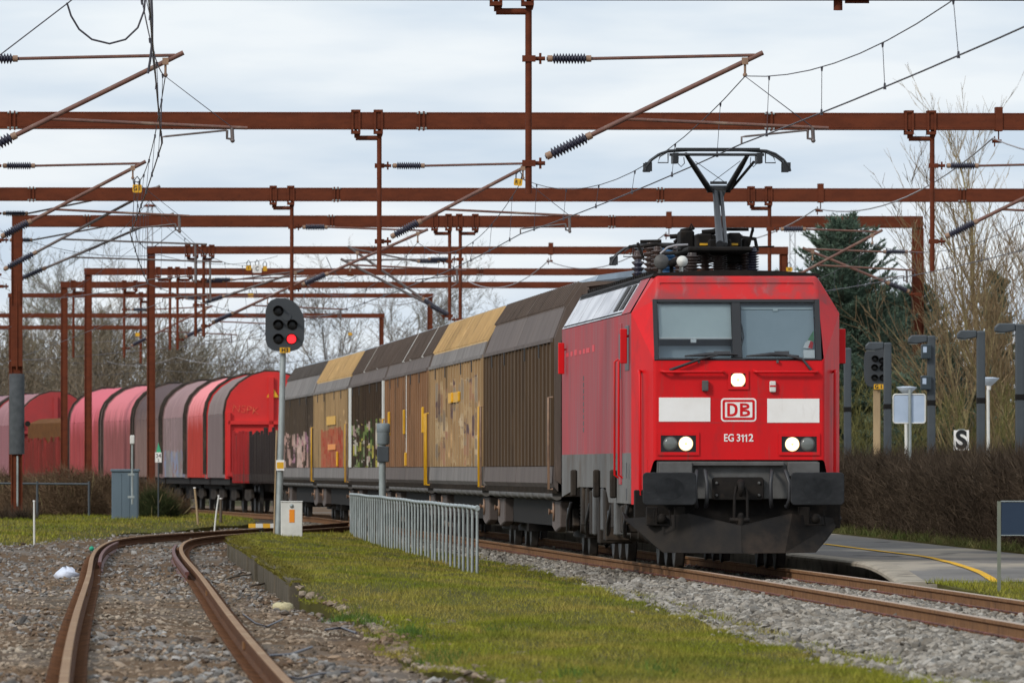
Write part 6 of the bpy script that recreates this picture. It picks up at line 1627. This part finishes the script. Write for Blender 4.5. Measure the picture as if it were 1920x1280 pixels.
def branch_tree(h, spread, levels=4, seed=0, r0=None, lean=0., fork=.25, up=.35, nchild=(5, 6, 5, 4), ratio=(.5, .48, .45, .42), twig=.0045, trunkfrac=1.0, wob=.12):
    """recursive bare tree; returns segment arrays for trunk/limbs and twigs"""
    rr = random.Random(seed); big = []; fine = []
    r0 = r0 or h * .018
    def grow(p, d, L, r, lev):
        ns = 6 if lev == 0 else 4 if lev < levels - 1 else 2
        q = Vector(p); dd = Vector(d); rad = r
        for i in range(ns):
            dd = (dd + Vector((rr.gauss(0, wob), rr.gauss(0, wob), rr.gauss(0, wob * .6) + (.06 if lev else .02)))).normalized()
            e = q + dd * (L / ns); r1 = max(twig * .5, r * (1 - .85 * (i + 1) / ns))
            (big if lev < 2 else fine).append((tuple(q), tuple(e), rad, r1))
            if lev < levels and (i + 1) / ns > (fork if lev == 0 else .1):
                nc = nchild[lev] / ns / (1 - (fork if lev == 0 else .1)); nc = int(nc) + (rr.random() < nc - int(nc))
                for _ in range(nc):
                    a = rr.uniform(0, 6.28); v = Vector((math.cos(a), math.sin(a), 0)); v = (v - dd * v.dot(dd)).normalized()
                    an = rr.uniform(.35, .95) * spread
                    cd = (dd * math.cos(an) + v * math.sin(an) + Vector((0, 0, up * .35))).normalized()
                    grow(q.lerp(e, rr.random()), cd, L * ratio[lev] * rr.uniform(.65, 1.2) * (1.15 - .45 * (i + 1) / ns if lev == 0 else 1), max(twig, r1 * .62), lev + 1)
            q = e; rad = r1
    grow((0, 0, -.3), Vector((lean, 0, 1)).normalized(), h, r0, 0)
    return big, fine
def seg_mesh(segs, sides):
    A = np.array([s[0] for s in segs]); B = np.array([s[1] for s in segs]); ra = np.array([s[2] for s in segs]); rb = np.array([s[3] for s in segs])
    d = B - A; d /= np.linalg.norm(d, axis=1, keepdims=True) + 1e-9
    ref = np.where(np.abs(d[:, 2:3]) < .9, np.array([[0, 0, 1.]]), np.array([[1., 0, 0]]))
    u = np.cross(d, ref); u /= np.linalg.norm(u, axis=1, keepdims=True); w = np.cross(d, u)
    V = []
    for C, r in ((A, ra), (B, rb)):
        for k in range(sides):
            a = 2 * math.pi * k / sides; V.append(C + (u * math.cos(a) + w * math.sin(a)) * r[:, None])
    V = np.stack(V, 1); n = len(segs); base = (np.arange(n) * 2 * sides)[:, None]
    Fq = np.concatenate([base + np.array([[k, (k + 1) % sides, sides + (k + 1) % sides, sides + k]]) for k in range(sides)], 0)
    return V.reshape(-1, 3), Fq
tree_proto = {}
def bare_tree(kind, label, cat, x, D, z0, scale=1., rot=0., group=None, name='bare_tree', sx=1.):
    t = thing(name, label, cat, (x, D, z0), rot, group); t.scale = (scale * sx, scale * sx, scale)
    if kind not in tree_proto:
        kw, mtr, mtw = tree_kinds[kind]
        big, fine = branch_tree(**kw)
        a = np_obj('trunk', *seg_mesh(big, 6), mtr, t); b = np_obj('crown', *seg_mesh(fine, 3), mtw, t)
        tree_proto[kind] = (a, b)
    else:
        for o in tree_proto[kind]:
            c = o.copy(); COL.objects.link(c); c.parent = t
    return t
M['bark_farb'] = mat('hazed_far_bark', (.19, .165, .14), (.155, .133, .115), rough=.95, sc=2)  # trunk colour paled to imitate haze, like the far twigs
tree_kinds = {
 'birch': (dict(h=11.5, spread=.62, seed=3, r0=.11, nchild=(26, 6, 4, 3), ratio=(.34, .42, .4, .4), fork=.1, up=.8, levels=3, twig=.008), M['bark_y'], mat('straw_twigs', (.30, .22, .115), (.21, .155, .09), rough=.95, sc=.6, island=.35)),
 'thicket': (dict(h=6, spread=.8, seed=5, r0=.06, nchild=(18, 7, 4, 3), ratio=(.5, .45, .42, .4), fork=.03, up=.8, levels=3, twig=.007), M['bark_y'], mat('thicket_twigs', (.21, .145, .08), (.14, .10, .058), rough=.95, sc=.6, island=.4)),
 'green_thicket': (dict(h=4.2, spread=.9, seed=8, r0=.045, nchild=(16, 7, 5, 3), ratio=(.55, .5, .45, .4), fork=.02, up=.8, levels=3, twig=.007), mat('mossy_bark', (.13, .13, .04), (.09, .085, .04)), mat('mossy_twigs', (.13, .125, .042), (.10, .085, .04), rough=.95, sc=.6, island=.4)),
 'far_oak': (dict(h=12, spread=1.0, seed=21, r0=.17, nchild=(13, 7, 6, 4), ratio=(.6, .5, .46, .42), fork=.22, up=.45, levels=4, twig=.011, wob=.16), M['bark_farb'], M['bark_far']),
 'far_ash': (dict(h=13, spread=.8, seed=34, r0=.15, nchild=(14, 7, 6, 4), ratio=(.5, .5, .45, .42), fork=.2, up=.7, levels=4, twig=.011, wob=.13), M['bark_farb'], M['bark_olive']),
 'bush': (dict(h=4.2, spread=1.1, seed=44, r0=.07, nchild=(16, 8, 6, 3), ratio=(.75, .55, .45, .4), fork=.03, up=.5, levels=3, twig=.011, wob=.18), M['bark_farb'], mat('bush_twigs', (.175, .135, .095), (.13, .108, .075), rough=.95, sc=.4, island=.35)),
}
# far row on the left
far = [(-40, 650, 11, 'far_oak'), (40, 640, 12.5, 'far_ash'), (95, 690, 12, 'far_oak'), (150, 640, 15, 'far_ash'), (205, 650, 15.5, 'far_oak'), (262, 700, 12, 'far_oak'), (318, 640, 10.5, 'far_ash'), (372, 650, 10.5, 'far_oak'), (425, 690, 10.6, 'far_ash'), (478, 640, 10, 'far_oak'), (560, 660, 8.6, 'far_oak'), (612, 640, 7.6, 'far_ash'), (668, 600, 13.5, 'far_oak'), (762, 620, 14.2, 'far_oak'), (850, 650, 12.5, 'far_ash'), (930, 640, 12.2, 'far_oak'), (1120, 700, 10, 'far_ash')]
where = ['cut by the left edge', 'right beside the sleeved portal leg', 'just right of the sleeved portal leg', 'behind the slim portal legs, tallest at left', 'rising highest between the slim portal legs', 'behind the portal leg over the cabinet', 'just right of the portal leg over the cabinet', 'behind the twin drop posts', 'above the pale pink hooded wagons', 'just left of the signal head', 'just right of the signal mast', 'low above the beige far wagon', 'left half of the big crown above the covered wagons', 'centre of the big crown above the covered wagons', 'behind the end of the far portal above the wagons', 'showing thinly over the brown wagon roofs', 'barely showing beside the locomotive roof']
for i, ((px, D, h, kd), wh) in enumerate(zip(far, where)):
    H = tree_kinds[kd][0]['h']
    bare_tree(kd, 'bare far tree ' + wh, 'tree', PX(px, D), D, -.6, h / H * .78, i * 1.7, 'bare trees beyond the yard', sx=1.25)
for i in range(15):
    px = -60 + i * 48; D = 560 + (i * 37) % 60
    bare_tree('bush', ['brown leafless bush in the far row, the %s from the left edge' % w for w in ('first', 'second', 'third', 'fourth', 'fifth', 'sixth', 'seventh', 'eighth', 'ninth', 'tenth', 'eleventh', 'twelfth', 'thirteenth', 'fourteenth', 'fifteenth')][i], 'bush', PX(px, D), D, -.6, (1.65 if i < 10 else 1.2) * random.uniform(.9, 1.1), i * 2.1, 'leafless bushes below the far trees', 'leafless_bush', 1.35)
# far woodland mass behind the trees (reads as one brown-green belt)
def ws(n):
    x = rng.uniform(-42, 2, n); top = 7.2 + 1.2 * np.sin(x * .35) + .8 * np.sin(x * 1.1 + 1) - np.clip(x + 22, 0, 20) * .15
    return np.stack([x, rng.uniform(690, 740, n), -.6 + top * rng.random(n) ** .8], 1)
Vw, Fw = twig_mass(60000, ws, .7, .5, 1.5, .035); tag(np_obj('far_woodland', Vw, Fw, mat('woodland_twigs', (.145, .123, .075), (.11, .10, .058), rough=1., sc=.12, island=.4)), kind='stuff')
# right side
bare_tree('birch', 'tallest straw-coloured bare tree at the right edge', 'tree', PX(1880, 320), 320, 0, 1.0, .3, 'bare trees on the right', sx=1.1)
bare_tree('birch', 'straw-coloured bare tree cut by the right edge', 'tree', PX(1935, 312), 312, 0, .92, 4.1, 'bare trees on the right')
tl = ['between the spruce and the portal leg', 'behind the pale sign back', 'just left of the S board', 'behind the S board', 'beside the white park lamp', 'behind the nearest lamp column', 'at the right edge below the tall trees']
for i, px in enumerate((1655, 1712, 1762, 1805, 1850, 1893, 1930)):
    bare_tree('thicket', 'tan leafless thicket ' + tl[i], 'shrub', PX(px, 300 - i * 4), 300 - i * 4, 0, (.72, .72, .95, 1.12, 1.2, 1.28, 1.2)[i], i * 1.3, 'leafless thickets on the right', 'leafless_shrub', 1.1)
bb_ = ['second row between portal leg and sign back', 'second row right of the sign back', 'second row behind the S board', 'second row left of the park lamp', 'second row right of the park lamp', 'second row behind the nearest lamp column', 'second row cut by the right edge']
for i, px in enumerate((1700, 1752, 1795, 1830, 1868, 1908, 1945)):
    bare_tree('thicket', 'taller tan leafless thicket, ' + bb_[i], 'shrub', PX(px, 322 + (i % 3) * 4), 322 + (i % 3) * 4, 0, (.6, .75, 1.0, 1.25, 1.4, 1.5, 1.45)[i], i * 1.9 + .7, 'leafless thickets on the right', 'leafless_shrub', 1.0)
gl = ['right of the locomotive cab', 'below the unlit signal', 'around the S board', 'right of the S board', 'by the right edge', 'under the small spruce', 'behind the platform lamp boxes', 'close to the white park lamp']
for i, px in enumerate((1610, 1632, 1780, 1825, 1900, 1690, 1745, 1865)):
    bare_tree('green_thicket', 'mossy leafless shrub ' + gl[i], 'shrub', PX(px, 272 + (i * 7) % 16), 272 + (i * 7) % 16, 0, (.72, .7, .72, .66, .7, .6, .75, .7)[i], i * 2.3, 'mossy shrubs behind the hedge', 'mossy_shrub', 1.3)

def spruce(label, x, D, h, rad, seed, nwh=34):
    rr = random.Random(seed); t = thing('spruce_tree', label, 'tree', (x, D, 0), seed, 'blue-green spruces right of the locomotive')
    q = MB(); q.tube([(0, 0, -.3), (.03, 0, h * .5), (0, 0, h)], [.15, .09, .012], 8); q.build('trunk', M['bark'], t)
    T0, T1 = [], []; limbs = []
    for k in range(nwh):
        f = (k + rr.random() * .6) / nwh; z = .35 + (h - .35) * f ** .92
        Lmax = rad * (1 - f) ** .6 + .16
        for b in range(rr.randint(10, 14)):
            a = rr.uniform(0, 6.28); L = Lmax * rr.choice((rr.uniform(.45, .8), rr.uniform(.8, 1.05), rr.uniform(.9, 1.3))); el = -.15 + .95 * f + rr.uniform(-.22, .28)
            d = Vector((math.cos(a) * math.cos(el), math.sin(a) * math.cos(el), math.sin(el)))
            p = Vector((0, 0, z)); e = p + d * L + Vector((0, 0, .10 * L))
            limbs.append((tuple(p), tuple(e), .018, .005))
            side = d.cross(Vector((0, 0, 1))).normalized()
            ns = max(4, int(L / .10))
            for i in range(ns):
                g = .12 + .88 * (i + rr.random()) / ns; c = p.lerp(e, g) + Vector((0, 0, .06 * math.sin(g * 3)))
                sl = (.16 + .36 * L * (1 - g) * .9)
                for s_ in (-1, 1):
                    dd = (d * .75 + side * s_ * rr.uniform(.5, 1.1) + Vector((0, 0, rr.uniform(-.18, .22)))).normalized()
                    l = sl * rr.uniform(.6, 1.2)
                    for m_ in range(max(3, int(l / .045))):
                        cc = c + dd * l * rr.random()
                        for _ in range(2):
                            nd = (dd + Vector((rr.gauss(0, .5), rr.gauss(0, .5), rr.gauss(.3, .45)))).normalized() * rr.uniform(.07, .16)
                            T0.append(tuple(cc)); T1.append(tuple(cc + nd))
            for _ in range(7):
                T0.append(tuple(e)); T1.append(tuple(e + (d + Vector((rr.gauss(0, .3), rr.gauss(0, .3), rr.gauss(.2, .3)))).normalized() * .2))
    A, B = np.array(T0), np.array(T1); print('spruce needles', len(A))
    if len(A) > 230000: k_ = rng.choice(len(A), 230000, False); A, B = A[k_], B[k_]
    Vn = tri_twigs(A, B, rng.uniform(.018, .04, len(A)))
    cr = np_obj('crown', Vn, np.arange(len(Vn)).reshape(-1, 3), M['needle'], t); o = np_obj('limbs', *seg_mesh(limbs, 3), M['bark'], t)
    return t
spruce('tall dense blue-green spruce right behind the locomotive cab', PX(1582, 298), 298, 8.1, 2.95, 1, 44)
spruce('smaller spruce half hidden by the brown portal leg', PX(1712, 306), 306, 6.4, 2.1, 2, 34)
spruce('lowest young spruce spreading right of the brown portal leg', PX(1762, 292), 292, 4.4, 2.2, 3, 24)
spruce('spreading spruce between the tall one and the brown portal leg', PX(1648, 310), 310, 6.1, 2.7, 6, 30)
spruce('dark spruce far back between the tall straw-coloured trees', PX(1868, 345), 345, 7.6, 1.2, 4, 30)

# brambles and brush on the left
def bush_mass(name, label, px, D, w, d, h, n, m, z0=.0, cat='bush'):
    x = PX(px, D); t = thing(name, label, cat, (x, D, z0))
    def s(k):
        a = rng.uniform(0, 6.28, k); r = np.sqrt(rng.random(k)); zz = rng.random(k) ** .8 * np.sqrt(np.maximum(.05, 1 - r ** 2.2)) * (h - .2)
        return np.stack([np.cos(a) * r * w / 2 + .15 * np.sin(zz * 5 + a * 3), np.sin(a) * r * d / 2, zz], 1)
    V, Fc = twig_mass(n, s, .5, .18, .6, .013)
    np_obj('twigs', V, Fc, m, t)
    q = []
    for k in range(26):
        a = random.uniform(0, 6.28); r = random.random() * .8; b = Vector((math.cos(a) * r * w / 2, math.sin(a) * r * d / 2, -.2)); e = b + Vector((random.gauss(0, .3), random.gauss(0, .3), h * random.uniform(.6, 1.0)))
        q.append((tuple(b), tuple(e), .022, .008))
    np_obj('stems', *seg_mesh(q, 4), M['bark_y'], t)
bl_ = [(-10, 318, 2.2, 1.5, 'at the left edge behind the sleeved post'), (60, 316, 2.0, 1.45, 'right of the sleeved post'), (125, 314, 2.2, 1.65, 'beneath the rusty stake wagon'), (180, 318, 1.8, 1.5, 'left of the blue-grey cabinet'), (270, 312, 1.5, 1.25, 'right of the blue-grey cabinet'), (312, 318, 1.0, .75, 'under the first hooded wagons')]
for i, (px, D, w, h, wh) in enumerate(bl_):
    bush_mass('bramble_bush', 'tangled brown bramble ' + wh, px, D, w, 3.0, h, 5200, M['twig2'])
bush_mass('green_bush', 'dark green low bush right beside the blue-grey cabinet', 290, 305, 1.1, 1.5, .95, 2600, mat('dark_green_twig', (.055, .07, .028), (.04, .045, .02), rough=.9, island=.4))
bush_mass('brush_pile', 'pile of dry twigs on the grass by the sleeved post', 32, 293, .9, 1.2, .35, 900, M['twig'])
fw = thing('wire_fence', 'low grey rail fence before the brambles at left', 'fence', (PX(70, 309), 309, 0))
q = MB(); q.tube([(-1.4, 0, 1.02), (1.5, 0, 1.0)], .03, 6); q.build('rail', M['lampgrey'], fw)
for x in (-1.4, 0, 1.5):
    q = MB(); q.tube([(x, 0, -.3), (x, 0, 1.08)], .035, 6); q.build('post', M['lampgrey'], fw)
# lattice mast in the far distance and slender chimney
for px, D, y0, w, lab in ((281, 800, 388, .30, 'faint far lattice mast with a dish on top at left'), (1486, 900, 430, .35, 'faint far lattice mast right of the pantograph base')):
    t = thing('lattice_mast', lab, 'mast', (PX(px, D), D, -.6)); h = zof(y0, D) + .6
    q = MB()
    for s_ in (-1, 1): q.tube([(s_ * w, 0, 0), (s_ * w * .6, 0, h)], .04, 4)
    for k in range(30): q.tube([((-1) ** k * w * (1 - .4 * k / 30), 0, h * k / 30), ((-1) ** (k + 1) * w * (1 - .4 * (k + 1) / 30), 0, h * (k + 1) / 30)], .025, 4)
    q.build('lattice', M['wire_pale'], t)
    if px == 281:
        q = MB(); q.lathe((0, 0, h), (0, 0, h + .2), [(0, .45), (.1, .5), (.2, .3)], 12); q.build('dish', M['brown'], t)
print('OBJECTS', len(bpy.data.objects), 'faces', sum(len(m.polygons) for m in bpy.data.meshes))
